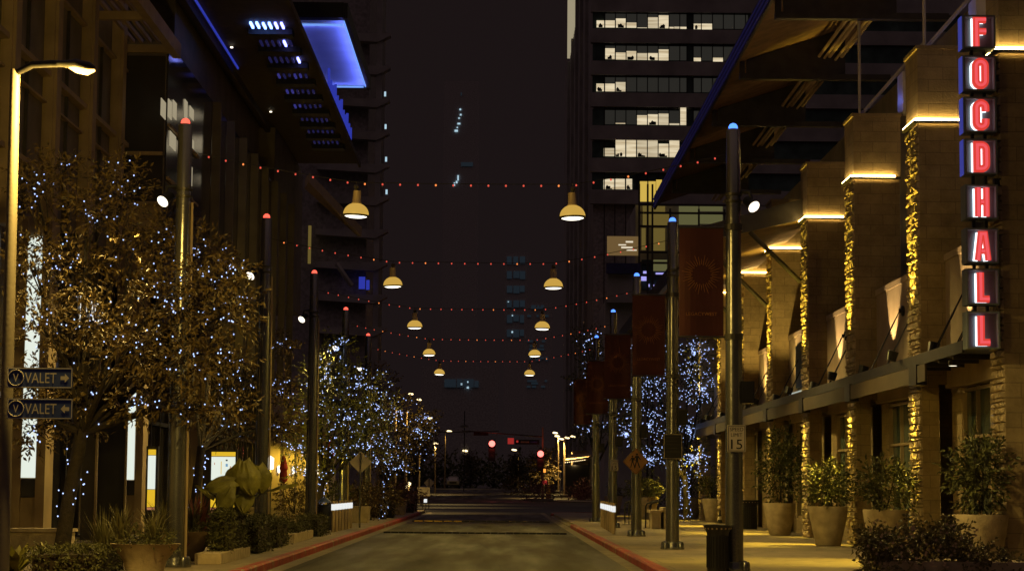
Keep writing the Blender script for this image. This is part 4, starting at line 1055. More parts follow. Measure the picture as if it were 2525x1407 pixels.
def shrub(label, c, r, n, L, W, mat, name='shrub', stem=True, group=None):
    t = thing(name, label, 'shrub', (c[0], c[1], max(.15, c[2]-r[2])), group)
    b = MB(); b.cloud(c, r, n, L, W, .45); b.build('foliage', mt[mat], t)
    if stem:
        b = MB()
        for k in range(5): b.tube([(c[0]+R(-.05,.05), c[1]+R(-.05,.05), max(.15, c[2]-r[2])), (c[0]+R(-.6,.6)*r[0], c[1]+R(-.6,.6)*r[1], c[2]+R(-.2,.6)*r[2])], [.015,.006], 5)
        b.build('stem', mt['bark'], t)
    return t
p = P(725, 1225, 62); shrub('leafy dark shrub before the yellow shopfront wall', tuple(p), (.55,.5,.5), 900, .10, .045, 'leaf')
p = P(712, 1275, 56); shrub('small bare shrub on the planter behind the second red-domed pole', tuple(p), (.35,.3,.25), 250, .08, .03, 'leaf')
p = P(815, 1220, 72); shrub('shrub between the third and fourth red-domed poles', tuple(p), (.7,.6,.45), 900, .11, .05, 'leaf_g')
for k, (px, py, Y, mm) in enumerate(((915,1225,80,'leaf'),(965,1215,92,'pinkgrass'),(1000,1225,102,'pinkgrass'),(945,1235,86,'leaf'))):
    p = P(px, py, Y); shrub(['rusty bush at the foot of the fifth red-domed pole','pinkish ornamental grass under the small blue sign','second pinkish grass mound near the last kerb planter','amber bush between the far left planters'][k], tuple(p), (.8,.7,.55), 700, .16, .05, mm)
# ================================================================== street furniture, left
t = thing('street_light', 'nearest cobra-head street light carrying valet signs', 'street light', (-6.0, 25.0, .15))
pb, pt = P(6, 1407, 25.0), P(38, 172, 25.0)
b = MB(); b.tube([(pb.x, 25, .15), (pt.x, 25, pt.z)], [.085, .062], 16); b.build('pole', mt['bronze'], t, True)
h0, h1 = P(165, 158, 24.55), P(234, 172, 24.55)
b = MB(); b.tube([(pt.x, 25, pt.z-.05), P(80, 160, 24.85), P(130, 157, 24.7), h0], [.04,.045,.045,.04], 10); b.build('arm', mt['darkmetal'], t, True)
b = MB(); d = (h1-h0); b.tube([h0 + Vector((-.12,0,.01)), h0, h0 + d*.3 + Vector((0,0,.03)), h0 + d*.8 + Vector((0,0,.03)), h1 + Vector((0,0,.02))], [.03,.05,.055,.05,.02], 12); b.build('head', mt['darkmetal'], t, True)
b = MB(); b.tube([h0 + Vector((.03,0,-.035)), h0 + d*.35 + Vector((0,0,-.045)), h0 + d*.75 + Vector((0,0,-.05)), h1 + Vector((0,0,-.01))], [.02,.042,.04,.015], 12); b.build('lens', mt['sodium'], t, True)
lamp(t, 'SPOT', h0 + d*.6 + Vector((0,0,-.14)), 2100, (1.0, .66, .14), h0 + d*.6 + Vector((-1.6, 4.0, -1.4)), 170, .5, .12)
def valet(c, wd, ht, right, label, parent_pole=True):
    t = thing('valet_sign', label, 'sign', (c.x, c.y, c.z-ht/2), 'blue valet signs')
    x0, x1, z0, z1, y = c.x-wd/2, c.x+wd/2, c.z-ht/2, c.z+ht/2, c.y
    MB().box(x0, x1, y, y+.012, z0, z1).build('panel', mt['signblue'], t)
    b = MB(); e = ht*.045
    for q in ((x0+e, x1-e, z0+e*.4, z0+e*1.2), (x0+e, x1-e, z1-e*1.2, z1-e*.4), (x0+e*.4, x0+e*1.2, z0+e*1.3, z1-e*1.3), (x1-e*1.2, x1-e*.4, z0+e*1.3, z1-e*1.3)):
        b.box(q[0], q[1], y-.004, y-.001, q[2], q[3])
    b.build('border', mt['signwhite'], t)
    text('lettering', 'VALET', (x0+wd*.515, y-.003, c.z), wd*.48, ht*.5, XA, ZA, mt['signwhite'], t, .002)
    text('lettering', 'V', (x0+wd*.135, y-.003, c.z), wd*.085, ht*.4, XA, ZA, mt['signwhite'], t, .002)
    b = MB(); cx = x0+wd*.135; pts = [(cx+ht*.38*math.cos(a*math.pi/12), y-.004, c.z+ht*.38*math.sin(a*math.pi/12)) for a in range(25)]
    b.tube(pts, ht*.022, 5, False); b.build('ring', mt['signwhite'], t)
    b = MB(); ax = x0+wd*.885; s_ = 1 if right else -1; hw = wd*.065
    b.add([(ax-s_*hw, y-.005, c.z-ht*.09), (ax, y-.005, c.z-ht*.09), (ax, y-.005, c.z-ht*.22), (ax+s_*hw, y-.005, c.z), (ax, y-.005, c.z+ht*.22), (ax, y-.005, c.z+ht*.09), (ax-s_*hw, y-.005, c.z+ht*.09)], [[0,1,2,3,4,5,6]])
    b.build('arrow', mt['signwhite'], t); return t
valet(P(98, 931, 24.85), .80, .25, True, 'upper blue valet sign with right arrow on the nearest street light')
valet(P(98, 1007, 24.85), .80, .25, False, 'lower blue valet sign with left arrow on the nearest street light')
c = P(992, 1136, 95); valet(c, .70, .23, True, 'small far blue valet sign under the lit trees')
t = thing('sign_post', 'thin post carrying the small far blue valet sign', 'post', (c.x-.4, 95.05, .15))
MB().tube([(c.x-.38, 95.06, .15), (c.x-.38, 95.06, c.z+.15)], .035, 8).build('post', mt['pole'], t)
def diamond(c, h, mat, back, label, post_to=None, postx=0):
    t = thing('diamond_sign', label, 'sign', (c.x, c.y, .15 if post_to else c.z-h))
    b = MB(); k = .06
    pl = []
    for a in range(4):
        v = Vector((math.cos(a*math.pi/2), math.sin(a*math.pi/2))); nx = Vector((math.cos((a+1)*math.pi/2), math.sin((a+1)*math.pi/2))); pv = Vector((math.cos((a-1)*math.pi/2), math.sin((a-1)*math.pi/2)))
        pl += [v.lerp(pv, k), v.lerp(nx, k)]
    b.prism([(c.x+q.x*h, c.y, c.z+q.y*h) for q in pl], (0, .012, 0)); b.build('panel', mat, t)
    if post_to: b = MB(); b.tube([(c.x, c.y-.03 if back else c.y+.05, .15), (c.x, c.y-.03 if back else c.y+.05, c.z+h*.86)], .03, 8); b.build('post', mt['pole'], t)
    return t, pl
c = P(889, 1139, 66.5); diamond(c, .37, mt['signback'], True, 'grey back of a diamond sign on a thin post by the glass-shop bollards', True)
c = P(1058, 1190, 128); t, _ = diamond(c, .33, mt['signback'], True, 'far grey diamond sign back at the far crossing corner', True)
t = thing('board_sign', 'far tan rectangular board beside the far crossing', 'sign', (P(1040,1210,124).x, 124, 0))
a, c = P(1027,1200,124), P(1060,1222,124); MB().box(a.x, c.x, 124, 124.03, c.z, a.z).build('panel', mt['signback'], t); MB().tube([(a.x+.4,124.05,0),(a.x+.4,124.05,a.z)], .03, 6).build('post', mt['darkmetal'], t)
t = thing('marker_post', 'small bright white marker panel on a short stake at the far crossing corner', 'marker', (P(1050,1233,112).x, 112, .15))
a, c = P(1045,1229,112), P(1053,1238,112); MB().box(a.x, c.x, 112, 112.02, c.z, a.z).build('panel', mt['reflect'], t); MB().tube([((a.x+c.x)/2,112.03,.15),((a.x+c.x)/2,112.03,a.z)], .02, 6).build('stake', mt['tan'], t)  # reflective panel, its brightness put in as emission
# bollards, their white bands made emissive
def bollard(x, Y, label, group):
    t = thing('bollard', label, 'bollard', (x, Y, .15), group)
    b = MB(); b.lathe([(.05,.15),(.05,1.04),(.042,1.06)], (x, Y, 0), 12); b.build('post', mt['tan'], t, True)
    b = MB(); b.lathe([(.058,.79),(.058,.97)], (x, Y, 0), 12); b.build('white_band', mt['reflect'], t, True); return t
NB = ['nearest', 'second', 'third', 'fourth', 'fifth', 'sixth', 'farthest']
for k in range(7):
    bollard(-4.83+.012*k, 59.6+1.02*k, '%s bollard with bright white band in the row by the glass shops' % NB[k].capitalize(), 'white-banded bollards by the glass shops')
    bollard(3.42+.03*k, 60.6+1.75*k, '%s bollard with bright white band in the row by the food hall' % NB[k].capitalize(), 'white-banded bollards by the food hall')
# domed bin
t = thing('litter_bin', 'dark domed litter bin with blue top beside the third red-domed pole', 'bin', (-5.38, 63, .15))
b = MB(); b.lathe([(.27,.15),(.27,.20),(.235,.21),(.235,.86),(.26,.87),(.26,.92)], (-5.38, 63, 0), 20); b.build('body', mt['black'], t, True)
b = MB(); b.lathe([(.21,.98),(.17,1.06),(.08,1.12),(.03,1.14),(.02,1.2),(0,1.21)], (-5.38, 63, 0), 18); b.build('dome', M('bin dome', (.06,.09,.2), .4), t, True)
b = MB()
for k in range(4): a = k*math.pi/2+.6; b.tube([(-5.38+.2*math.cos(a), 63+.2*math.sin(a), .9), (-5.38+.19*math.cos(a), 63+.19*math.sin(a), .99)], .015, 6)
b.build('dome_support', mt['black'], t)
t = thing('lantern', 'square glowing lantern on a dark post before the yellow shopfront', 'lantern', (-7.3, 65.0, .15))
MB().tube([(-7.3, 65, .15), (-7.3, 65, 2.0)], .05, 8).build('post', mt['darkmetal'], t)
MB().lathe([(.09,2.0),(.11,2.02),(.12,2.36),(.0,2.44)], (-7.3, 65, 0), 4).build('glass', mt['flood'], t)
lamp(t, 'SPOT', (-7.1, 65.3, 2.3), 420, AMBER, (-6.6, 69, 3.9), 110, .8, .1)  # added spot aimed up into the tree to yellow its leaves
lamp(t, 'SPOT', (-7.3, 64.8, 1.98), 160, AMBER, (-7.6, 66, 0), 150, .8, .1)
# lit kiosks
def kiosk(label, pxa, pxb, Y, py0, py1, rows, marks=False):
    a, c = P(pxa, py0, Y), P(pxb, py1, Y)
    t = thing('kiosk', label, 'kiosk', ((a.x+c.x)/2, Y, .15), 'lit information kiosks on the shop pavement')
    MB().box(a.x-.05, c.x+.05, Y+.01, Y+.22, .15, a.z+.08).build('cabinet', mt['darkmetal'], t)
    for ya, yb, m in rows:
        p_, q_ = P(pxa, ya, Y), P(pxb, yb, Y); MB().box(a.x, c.x, Y-.01, Y+.005, q_.z, p_.z).build('screen', mt[m], t)
    if marks:
        for (u, v, w_, h_, m) in ((.12,.25,.03,.1,'pink_panel'),(.40,.2,.03,.55,'yel_panel'),(.60,.3,.09,.12,'blue_mark'),(.60,.12,.08,.06,'signink'),(.78,.4,.04,.1,'pink_panel')):
            p_, q_ = P(pxa, rows[1][0], Y), P(pxb, rows[1][1], Y); H = p_.z-q_.z; W_ = c.x-a.x
            MB().box(a.x+u*W_, a.x+(u+w_)*W_, Y-.014, Y-.011, p_.z-(v+h_)*H, p_.z-v*H).build('screen_mark', mt[m], t)
    return t
kiosk('wide kiosk with white map and yellow panel behind the ear-leaf plant', 522, 577, 58.0, 1113, 1290, [(1113,1124,'yel_panel'),(1125,1183,'white_panel'),(1228,1250,'yel_panel'),(1251,1263,'pink_panel')], True)
kiosk('narrow kiosk of yellow and white panels seen beside the nearest red-domed pole', 366, 381, 50.0, 1107, 1252, [(1107,1121,'yel_panel'),(1122,1205,'white_panel'),(1206,1249,'yel_panel'),(1250,1256,'pink_panel')])
for k, (px, py0, py1) in enumerate(((700, 1120, 1192), (815, 1085, 1140))):
    a, c = P(px, py0, 80), P(px, py1, 80)
    t = thing('parasol', ['folded red parasol before the yellow shopfront', 'folded red parasol half hidden by the lit tree'][k], 'parasol', (a.x, 80, .15), 'folded red parasols')
    b = MB(); b.lathe([(.03,0),(.16,.15),(.13,.5),(.17,.6),(.05,1.1),(0,1.12)], (a.x, 80, c.z), 10); b.build('cloth', mt['redcloth'], t)
    MB().tube([(a.x, 80, .15), (a.x, 80, a.z)], .02, 6).build('pole', mt['darkmetal'], t)
t = thing('low_wall', 'low concrete seat wall before the yellow shopfront', 'wall', (-8.3, 74, .15)); MB().box(-9.3, -7.0, 73.7, 74.3, .15, .62).build('block', mt['concrete'], t); MB().box(-9.35, -6.95, 73.65, 74.35, .622, .70).build('coping', mt['concrete'], t)
t = thing('low_wall', 'low concrete wall at the foot of the nearest lit pier', 'wall', (-9.9, 42.5, .15)); MB().box(-10.7, -8.9, 42.3, 43.0, .15, .5).build('block', mt['concrete'], t); MB().box(-10.75, -8.85, 42.25, 43.05, .502, .57).build('coping', mt['concrete'], t)
# ================================================================== street furniture, right
def pot(x, Y, label, r=.48, h=.95):
    t = thing('plant_pot', label, 'pot', (x, Y, .15), 'large tapered concrete pots')
    b = MB(); b.lathe([(r*.60,.15),(r*.64,.17),(r*.80,.15+h*.4),(r*.94,.15+h*.75),(r,.15+h*.97),(r*.985,.15+h),(r*.9,.15+h),(r*.88,.15+h-.06),(0,.15+h-.06)], (x, Y, 0), 36)
    b.build('pot', mt['concrete'], t, True)
    b = MB(); b.lathe([(r*.86,.15+h-.058),(0,.15+h-.02)], (x, Y, 0), 20); b.build('soil', mt['soil'], t); return t
pots = [(8.02,49.6,'pot nearest the lit third pier','round bright shrub in the pot before the third pier',(0.52,.5,.55),.55,'leaf_g',1500),
        (8.1,42.6,'pot partly hidden by the flowering bush','loose shrub in the pot behind the flowering bush',(.55,.5,.5),.5,'leaf_g',1200),
        (8.3,60.2,'pot with the tall dark shrubs','tall dark shrub with bright leaf tips in the pot before the fourth pier',(.62,.5,1.05),1.1,'leaf_g',2200),
        (8.95,85,'pot just left of the nearest blue-domed pole','dense round shrub in the pot left of the nearest blue-domed pole',(.55,.5,.42),.45,'leaf_g',1000),
        (8.95,94.5,'pot left of the trash can, farther one','yellowish shrub in the farther pot beside the bright tree',(.6,.5,.55),.5,'leaf_g',900),
        (8.35,35.3,'pot under the blade sign','dark plant in the pot under the blade sign',(.5,.45,.62),.7,'leaf_g',1300),
        (7.2,98,'pot behind the second blue-domed pole','dark shrub in the pot behind the second blue-domed pole',(.75,.6,.42),.4,'leaf_g',900),
        (6.35,90,'pot behind the third blue-domed pole','wide dark shrub in the pot behind the third blue-domed pole',(.75,.6,.45),.45,'leaf_g',900),
        (5.85,104,'pale far pot between the blue-domed poles','small green plant in the pale far pot',(.35,.35,.3),.3,'leaf_g',350)]
for x, Y, l1, l2, r, dz, mm, n in pots:
    pot(x, Y, 'Concrete ' + l1); shrub(l2.capitalize(), (x, Y, 1.08+dz), r, n, .115, .05, mm, 'pot_shrub', True, 'shrubs in the concrete pots')
p = P(1945, 1100, 60.6); shrub('Slender shrub rising beside the tall dark one', (p.x, 60.4, 2.4), (.25,.25,.95), 500, .11, .05, 'leaf_g', 'pot_shrub')
p = P(2405, 1110, 35.6); shrub('Upright dark leader above the plant under the blade sign', (p.x, 35.5, 2.15), (.16,.16,.45), 260, .09, .04, 'leaf_g', 'pot_shrub')
# flowering bush in the foreground
t = thing('flower_bush', 'leafy flowering bush filling the foreground before the food hall windows', 'bush', (6.2, 29.2, .15))
b = MB()
for px, py, rx, rz in ((2190,1350,55,45),(2165,1400,45,35),(2260,1335,75,45),(2340,1320,55,38),(2150,1330,30,26),(2390,1370,70,36),(2260,1405,90,35),(2460,1400,80,35),(2370,1410,90,35)):
    c, r = clump(px, py, rx, rz, 29.2); b.cloud(c, (r[0], .45, r[2]), 800, .07, .038, .6)
b.build('foliage', mt['bushleaf'], t)
petal = M('pale petals', (.45,.33,.22), .8)
for k in range(90):
    c, r = clump(R(2140,2420), R(1280,1400), 1, 1, 28.8); b = MB()
    for j in range(5): b.leaf(Vector(c), Vector((math.cos(j*1.256), R(-.6,-.1), math.sin(j*1.256))), Vector((0,-1,.2)), .026, .02)
    b.build('flower', petal, t)
MB().box(5.4, 8.2, 28.9, 30.2, .15, .5).build('planter_box', mt['concrete'], t)
# bins
def bin_(x, Y, label, r, h):
    t = thing('litter_bin', label, 'bin', (x, Y, .15))
    b = MB(); b.lathe([(r*.80,.15),(r*.82,.2),(r*.82,.15+h*.78),(r*.86,.15+h*.84),(r*1.12,.15+h*.985),(r*1.12,.15+h),(r*.95,.15+h),(r*.9,.15+h*.9),(0,.15+h*.88)], (x, Y, 0), 28); b.build('body', mt['black'], t, True)
    for k in range(18):
        a = 2*math.pi*k/18; b = MB(); b.lathe([(.016,-.004),(.016,.004)], (x+r*1.03*math.cos(a), Y+r*1.03*math.sin(a), .15+h*.925), 8, Matrix.Rotation(a, 3, 'Z') @ Matrix.Rotation(math.pi/2+.4, 3, 'Y'))
        b.build('rim_stud', mt['tan'], t)
    b = MB()
    for k in range(24):
        a = 2*math.pi*k/24; b.box(x+r*.835*math.cos(a)-.008, x+r*.835*math.cos(a)+.008, Y+r*.835*math.sin(a)-.008, Y+r*.835*math.sin(a)+.008, .22, .15+h*.77)
    b.build('slat', mt['black'], t)
bin_(3.60, 33.5, 'Black flared litter bin beside the nearest blue-domed pole', .215, .76)
bin_(8.55, 69.4, 'Dark squat litter bin between pots near the fifth pier', .30, .98)
# bike racks and seat blocks
for k, (x, Y, lab) in enumerate(((4.72, 76.2, 'black bent-rail bicycle rack nearer the food hall bollards'), (5.02, 69.6, 'black bent-rail bicycle rack beside the seat blocks'))):
    t = thing('bicycle_rack', lab, 'bicycle rack', (x, Y, .15), 'bent-rail bicycle racks')
    for j in range(2): MB().tube([(x+.16*j, Y+.15*j, .15), (x+.16*j, Y+.15*j, .88), (x+.16*j+.05, Y+.15*j, .98), (x+.16*j+.42, Y+.15*j, 1.10)], .026, 8).build('rail', mt['black'], t, True)
    MB().box(x-.08, x+.3, Y-.06, Y+.24, .15, .165).build('foot_plate', mt['black'], t)
for k, (x0, x1, Y, h, lab) in enumerate(((5.16, 5.46, 68.6, .62, 'low concrete seat block right of the bicycle rack'), (5.56, 6.0, 68.4, .72, 'taller capped concrete seat block behind the second blue-domed pole'))):
    t = thing('seat_block', lab, 'seat', ((x0+x1)/2, Y, .15), 'concrete seat blocks')
    MB().box(x0, x1, Y, Y+1.5, .15, .15+h-.1).build('block', mt['concrete'], t); MB().box(x0-.05, x1+.05, Y-.05, Y+1.55, .152+h-.1, .15+h).build('coping', mt['concrete'], t)
p = P(1600, 1190, 108); shrub('Dark wide bush behind the school crossing sign', (p.x, 108, .9), (1.6, .8, .8), 1200, .16, .07, 'leaf_g')
t = thing('traffic_cone', 'dark cone with pale band between the two far pots', 'cone', (8.75, 80.5, .15)); b = MB(); b.lathe([(.2,.15),(.2,.18),(.13,.18),(.02,.75)], (8.75, 80.5, 0), 12); b.build('body', mt['black'], t); b = MB(); b.lathe([(.112,.3),(.09,.42)], (8.75, 80.5, 0), 12); b.build('band', mt['signwhite'], t)
# signs on the right poles
def plate(label, x, Y, z, wd, ht, mat, border, lines, name='speed_sign', cat='sign', group=None):
    t = thing(name, label, cat, (x, Y, z-ht/2), group)
    MB().box(x-wd/2, x+wd/2, Y, Y+.01, z-ht/2, z+ht/2).build('panel', mat, t)
    e = .012; b = MB()
    for q in ((-wd/2+e, wd/2-e, -ht/2+e, -ht/2+e*1.7), (-wd/2+e, wd/2-e, ht/2-e*1.7, ht/2-e), (-wd/2+e, -wd/2+e*1.7, -ht/2+e*1.8, ht/2-e*1.8), (wd/2-e*1.7, wd/2-e, -ht/2+e*1.8, ht/2-e*1.8)):
        b.box(x+q[0], x+q[1], Y-.004, Y-.001, z+q[2], z+q[3])
    b.build('border', border, t)
    for s_, u, lw, lh, m in lines: text('lettering', s_, (x, Y-.003, z+u*ht), lw*wd, lh*ht, XA, ZA, m, t, .002)
    return t
SL = [('SPEED', .34, .74, .14, mt['signink']), ('LIMIT', .13, .62, .14, mt['signink']), ('15', -.22, .62, .36, mt['signink'])]
plate('SPEED LIMIT 15 sign on the nearest blue-domed pole', RX+.02, PYS[0]-.2, P(1814,1080,33.55).z, .30, .44, mt['signwhite'], mt['signink'], SL, group='speed limit signs')
plate('smaller far SPEED LIMIT 15 sign on the fourth blue-domed pole', RX+.05, PYS[3]-.2, P(1511,1146,69.5).z, .27, .39, mt['signwhite'], mt['signink'], SL, group='speed limit signs')
q = plate('dark notice board on the second blue-domed pole', P(1660,1100,45.5).x, PYS[1]-.2, P(1660,1100,45.5).z, .43, .57, mt['black'], mt['signback'], [], 'notice_board')
b = MB(); x, z = P(1660,1100,45.5).x, P(1660,1100,45.5).z
for k in range(5): b.box(x-.15, x+.15-.05*(k % 2), PYS[1]-.204, PYS[1]-.201, z+.2-.08*k, z+.212-.08*k)
b.build('text_line', mt['darkmetal'], q)
c = P(1568, 1137, PYS[2]-.2); t, pl = diamond(c, .38, mt['signyellow'], False, 'orange school crossing diamond with two walkers on the third blue-domed pole')
b = MB(); pr = [(c.x+q.x*.355, c.y-.006, c.z+q.y*.355) for q in pl]; b.tube(pr + [pr[0]], .005, 4); b.build('border', mt['signink'], t)
def walker(x, z, s_):
    b = MB(); y = c.y-.004
    b.lathe([(0,-.001),(.028*s_,0)], (x, y, z+.185*s_), 10, Matrix.Rotation(math.pi/2, 3, 'X'))
    for pts in ([(-.035,.15),(.035,.15),(.03,0),(-.03,0)], [(-.03,0),(.0,0),(-.045,-.17),(-.075,-.17)], [(.0,0),(.03,0),(.085,-.15),(.055,-.16)], [(-.035,.15),(-.015,.14),(-.085,.03),(-.1,.045)], [(.035,.15),(.015,.13),(.08,.04),(.098,.055)]):
        b.add([(x+u*s_, y, z+v*s_) for u, v in pts], [[0,1,2,3]]); y -= .0012
    b.build('walker_symbol', mt['signink'], t)
walker(c.x+.03, c.z+.0, 1.1); walker(c.x-.095, c.z-.02, .88)
# ================================================================== crossing and beyond
JY = 214.0
def island(label, x0, x1, y0, y1):
    b = MB(); n = 20; pts = []
    for k in range(n): a = 2*math.pi*k/n; pts.append(((x0+x1)/2+(x1-x0)/2*math.copysign(abs(math.cos(a))**.5, math.cos(a)), (y0+y1)/2+(y1-y0)/2*math.copysign(abs(math.sin(a))**.5, math.sin(a)), gz((y0+y1)/2)-.25))
    b.prism(pts, (0,0,.42)); return tag(b.build('median', mt['gutter']), kind='structure')
island('', 2.9, 5.6, 203, 222)
b = MB(); b.box(5.9, 60, 200, 330, -.2, .16); tag(b.build('sidewalk', mt['pave']), kind='structure')
b = MB(); b.box(-60, -7.6, 200, 330, -.2, .5); tag(b.build('sidewalk', mt['pave']), kind='structure')
for k, (x, Y, rx, rz, mm, lab) in enumerate(((4.2, 209, 1.6, 1.2, 'pinkgrass', 'dark rounded bush on the median under the traffic light'), (2.3, 240, 2.2, 1.2, 'leaf', 'second dark bush behind the median'), (10.8, 222, 2.6, 1.5, 'pinkgrass', 'pink ornamental grass mound before the low canopy building'), (13.8, 216, 2.6, 1.3, 'pinkgrass', 'second pink grass mound behind the farthest banners'), (8.8, 216, 1.4, .8, 'pinkgrass', 'small pink grass mound beside the twin-headed lamps'))):
    shrub(lab, (x, Y, gz(Y)+rz*.6), (rx, 1.5, rz), 1000, .3, .1, mm, 'bush')
for k, (px, py, rx, rz, Y, lab) in enumerate(((1340,1150,36,45,225,'dim round tree behind the lower traffic signal'),(1270,1150,16,30,300,'small far tree glowing under a street light'),(1160,1150,14,40,330,'thin far tree at the street end'))):
    c, r = clump(px, py, rx, rz, Y); t = thing('tree', lab, 'tree', (c[0], Y, gz(Y)))
    MB().tube([(c[0], Y, gz(Y)), (c[0]+.1, Y, c[2]-r[2]*.3), (c[0], Y, c[2]+r[2]*.4)], [.18,.12,.04], 6).build('trunk', mt['bark'], t)
    b = MB(); b.cloud(c, (r[0], r[0], r[2]), 900, .35, .16); b.build('crown', mt['leaf'], t)
t = thing('traffic_light', 'traffic light mast with two glowing red signals over the crossing', 'traffic light', (4.62, JY, gz(JY)))
xp = P(1338, 1150, JY).x; zt = P(1338, 1076, JY).z
MB().tube([(xp, JY, gz(JY)), (xp, JY, zt+1.0)], [.14,.09], 10).build('pole', mt['tan'], t)
MB().tube([(xp, JY, zt), (P(1150,0,JY).x, JY, zt+.6)], [.09,.05], 8).build('mast_arm', mt['darkmetal'], t)
for px, py in ((1213, 1093), (1333, 1118)):
    c = P(px, py, JY-.5); hd = MB(); hd.box(c.x-.36, c.x+.36, JY-.4, JY-.15, c.z-1.8, c.z+.42); h_ = hd.build('signal_head', mt['black'], t)
    qm = Matrix.Rotation(math.pi/2, 3, 'X'); b = MB(); b.lathe([(.0,.08),(.2,.06),(.33,0)], (c.x, JY-.42, c.z), 18, qm); b.build('red_lens', mt['signalred'], h_)
    for dz in (.68, 1.36): b = MB(); b.lathe([(.0,.02),(.26,0)], (c.x, JY-.405, c.z-dz), 12, qm); b.build('dark_lens', mt['darkmetal'], h_)
    b = MB(); b.lathe([(.34,0),(.34,.16),(.355,.16),(.355,0)], (c.x, JY-.42, c.z), 18, qm, False); b.build('visor', mt['black'], h_)
    lamp(t, 'POINT', (c.x, JY-.9, c.z), 40, (1.0, .08, .05), None, radius=.15)
def flat(name, pxa, pya, pxb, pyb, Y, mat, parent): a, c = P(pxa, pya, Y), P(pxb, pyb, Y); return MB().box(a.x, c.x, Y, Y+.04, c.z, a.z).build(name, mat, parent)
q = flat('regulation_sign', 1252, 1079, 1267, 1094, JY-.5, mt['redsign'], t)
q = flat('street_name_sign', 1270, 1083, 1330, 1095, JY-.5, mt['black'], t)
flat('sign_line', 1284, 1087, 1305, 1091, JY-.55, mt['tan'], q); flat('sign_line', 1308, 1087, 1325, 1091, JY-.55, mt['signblue'], q); flat('red_mark', 1273, 1085, 1278, 1090, JY-.55, mt['redsign'], q)
q = flat('pedestrian_signal', 1338, 1154, 1348, 1166, JY-.4, mt['black'], t); flat('hand_symbol', 1340, 1155, 1346, 1164, JY-.45, mt['orange'], q)
flat('red_plate', 1338, 1183, 1349, 1193, JY-.3, mt['redsign'], t)
t = thing('traffic_mast', 'dim far mast with small panels near the street centre', 'mast', (P(1145,1080,260).x, 260, gz(260)))
x = P(1145,1080,260).x; MB().tube([(x,260,gz(260)),(x,260,P(0,1003,260).z)], .07, 6).build('pole', mt['darkmetal'], t); flat('panel', 1135, 1047, 1155, 1053, 259.8, mt['tower'], t); flat('panel', 1134, 1062, 1155, 1067, 259.8, mt['tower'], t)
flat('red_panel', 1168, 1064, 1204, 1073, 259.8, M('dim red', (.14,.02,.015), .8), t)
MB().tube([(P(1090,0,260).x,260,P(0,1056,260).z),(P(1240,0,260).x,260,P(0,1052,260).z)], .06, 6).build('mast_arm', mt['darkmetal'], t)
# far street lights
def farlight(label, px, pyt, pyb_, Y, heads, power=0, z0=None, base=False):
    x = P(px, pyt, Y).x; zb = gz(Y)+.15 if z0 is None else z0
    t = thing('street_light', label, 'street light', (x, Y, zb), 'far street lights')
    zt = P(px, pyt, Y).z; MB().tube([(x, Y, zb), (x, Y, zt)], [.10,.07], 8).build('pole', mt['tan'], t)
    if base: b = MB(); b.lathe([(.5,zb),(.5,zb+.25),(.3,zb+.3)], (x, Y, 0), 10); b.build('base', mt['darkmetal'], t)
    for hx, hy in heads:
        c = P(hx, hy, Y); k = Y/F*.9
        b = MB(); b.tube([(x, Y, zt-.05), (c.x, Y, c.z+.05)], .04, 6); b.build('arm', mt['tan'], t)
        b = MB(); b.tube([(c.x-7*k, Y, c.z), (c.x-4*k, Y, c.z), (c.x+4*k, Y, c.z-1.0*k), (c.x+7*k, Y, c.z-1.5*k)], [1*k, 2.4*k, 2.4*k, 1*k], 8); b.build('lens', mt['sodiumfar'], t)
        if power: lamp(t, 'SPOT', (c.x, Y, c.z-.3), power, (1.0, .68, .22), (c.x, Y, 0), 112, .7, .2)
farlight('far roadside street light with arm over the lit trees, nearest of its row', 976, 972, 1190, 118, [(1013, 970)], 2000)
farlight('second far roadside street light beside the lit trees', 1003, 985, 1190, 150, [(1034, 984)], 2800)
farlight('third far roadside street light above the amber tree', 1035, 1033, 1190, 175, [(1060, 1030)], 3600)
farlight('small far roadside street light above the grey diamond', 1074, 1092, 1190, 240, [(1074, 1092)], 2800)
farlight('twin-headed street light with flat base, nearest the crossing', 1392, 1078, 1232, 222, [(1384, 1081), (1413, 1075)], 4200, None, True)
farlight('twin-headed street light behind the nearest twin-headed one', 1377, 1080, 1222, 245, [(1374, 1074), (1398, 1078)], 3000, None, True)
farlight('dim slim street light beside the twin-headed lamps', 1369, 1082, 1215, 262, [(1369, 1066)], 0)
farlight('tiny far street light near the glowing tree', 1279, 1112, 1180, 330, [(1268, 1108)], 700)
farlight('tiny far street light at the street end, near the mast', 1150, 1116, 1180, 420, [(1147, 1110)], 0)
for k, (px, py) in enumerate(((1000, 1200), (1009, 1193))):
    c = P(px, py, 132); t = thing('path_lamp', ['short bright path lamp at the far crossing corner', 'second taller bright path lamp at the far crossing corner'][k], 'path lamp', (c.x, 132, .0), 'bright path lamps')
    MB().tube([(c.x,132,0),(c.x,132,c.z-.1)], .06, 8).build('post', mt['tan'], t); b = MB(); b.lathe([(.05,-.14),(.11,-.08),(.12,.08),(.0,.15)], tuple(c), 10); b.build('globe', mt['sodiumfar'], t, True)
    lamp(t, 'POINT', (c.x, 131.6, c.z), 60, (1.0,.72,.3), None, radius=.1)
t = thing('low_building', 'low far building with flat canopy edged by tiny string lights', 'building', (13.5, 232, gz(232)))
a = P(1418, 1110, 235); MB().box(a.x, 40, 235, 250, 0, a.z).build('wall', mt['plaster'], t)
e0, e1 = P(1394, 1131, 228), P(1520, 1118, 228)
b = MB(); b.prism([P(1394,1139,220), P(1450,1132,220), P(1470,1120,235), P(1400,1125,235)], (0,0,.25)); b.build('canopy', mt['tan'], t)
MB().box(P(1397,0,233).x, 18, 233, 233.5, 0, P(0,1134,233).z).build('dark_glazing', mt['glass'], t)
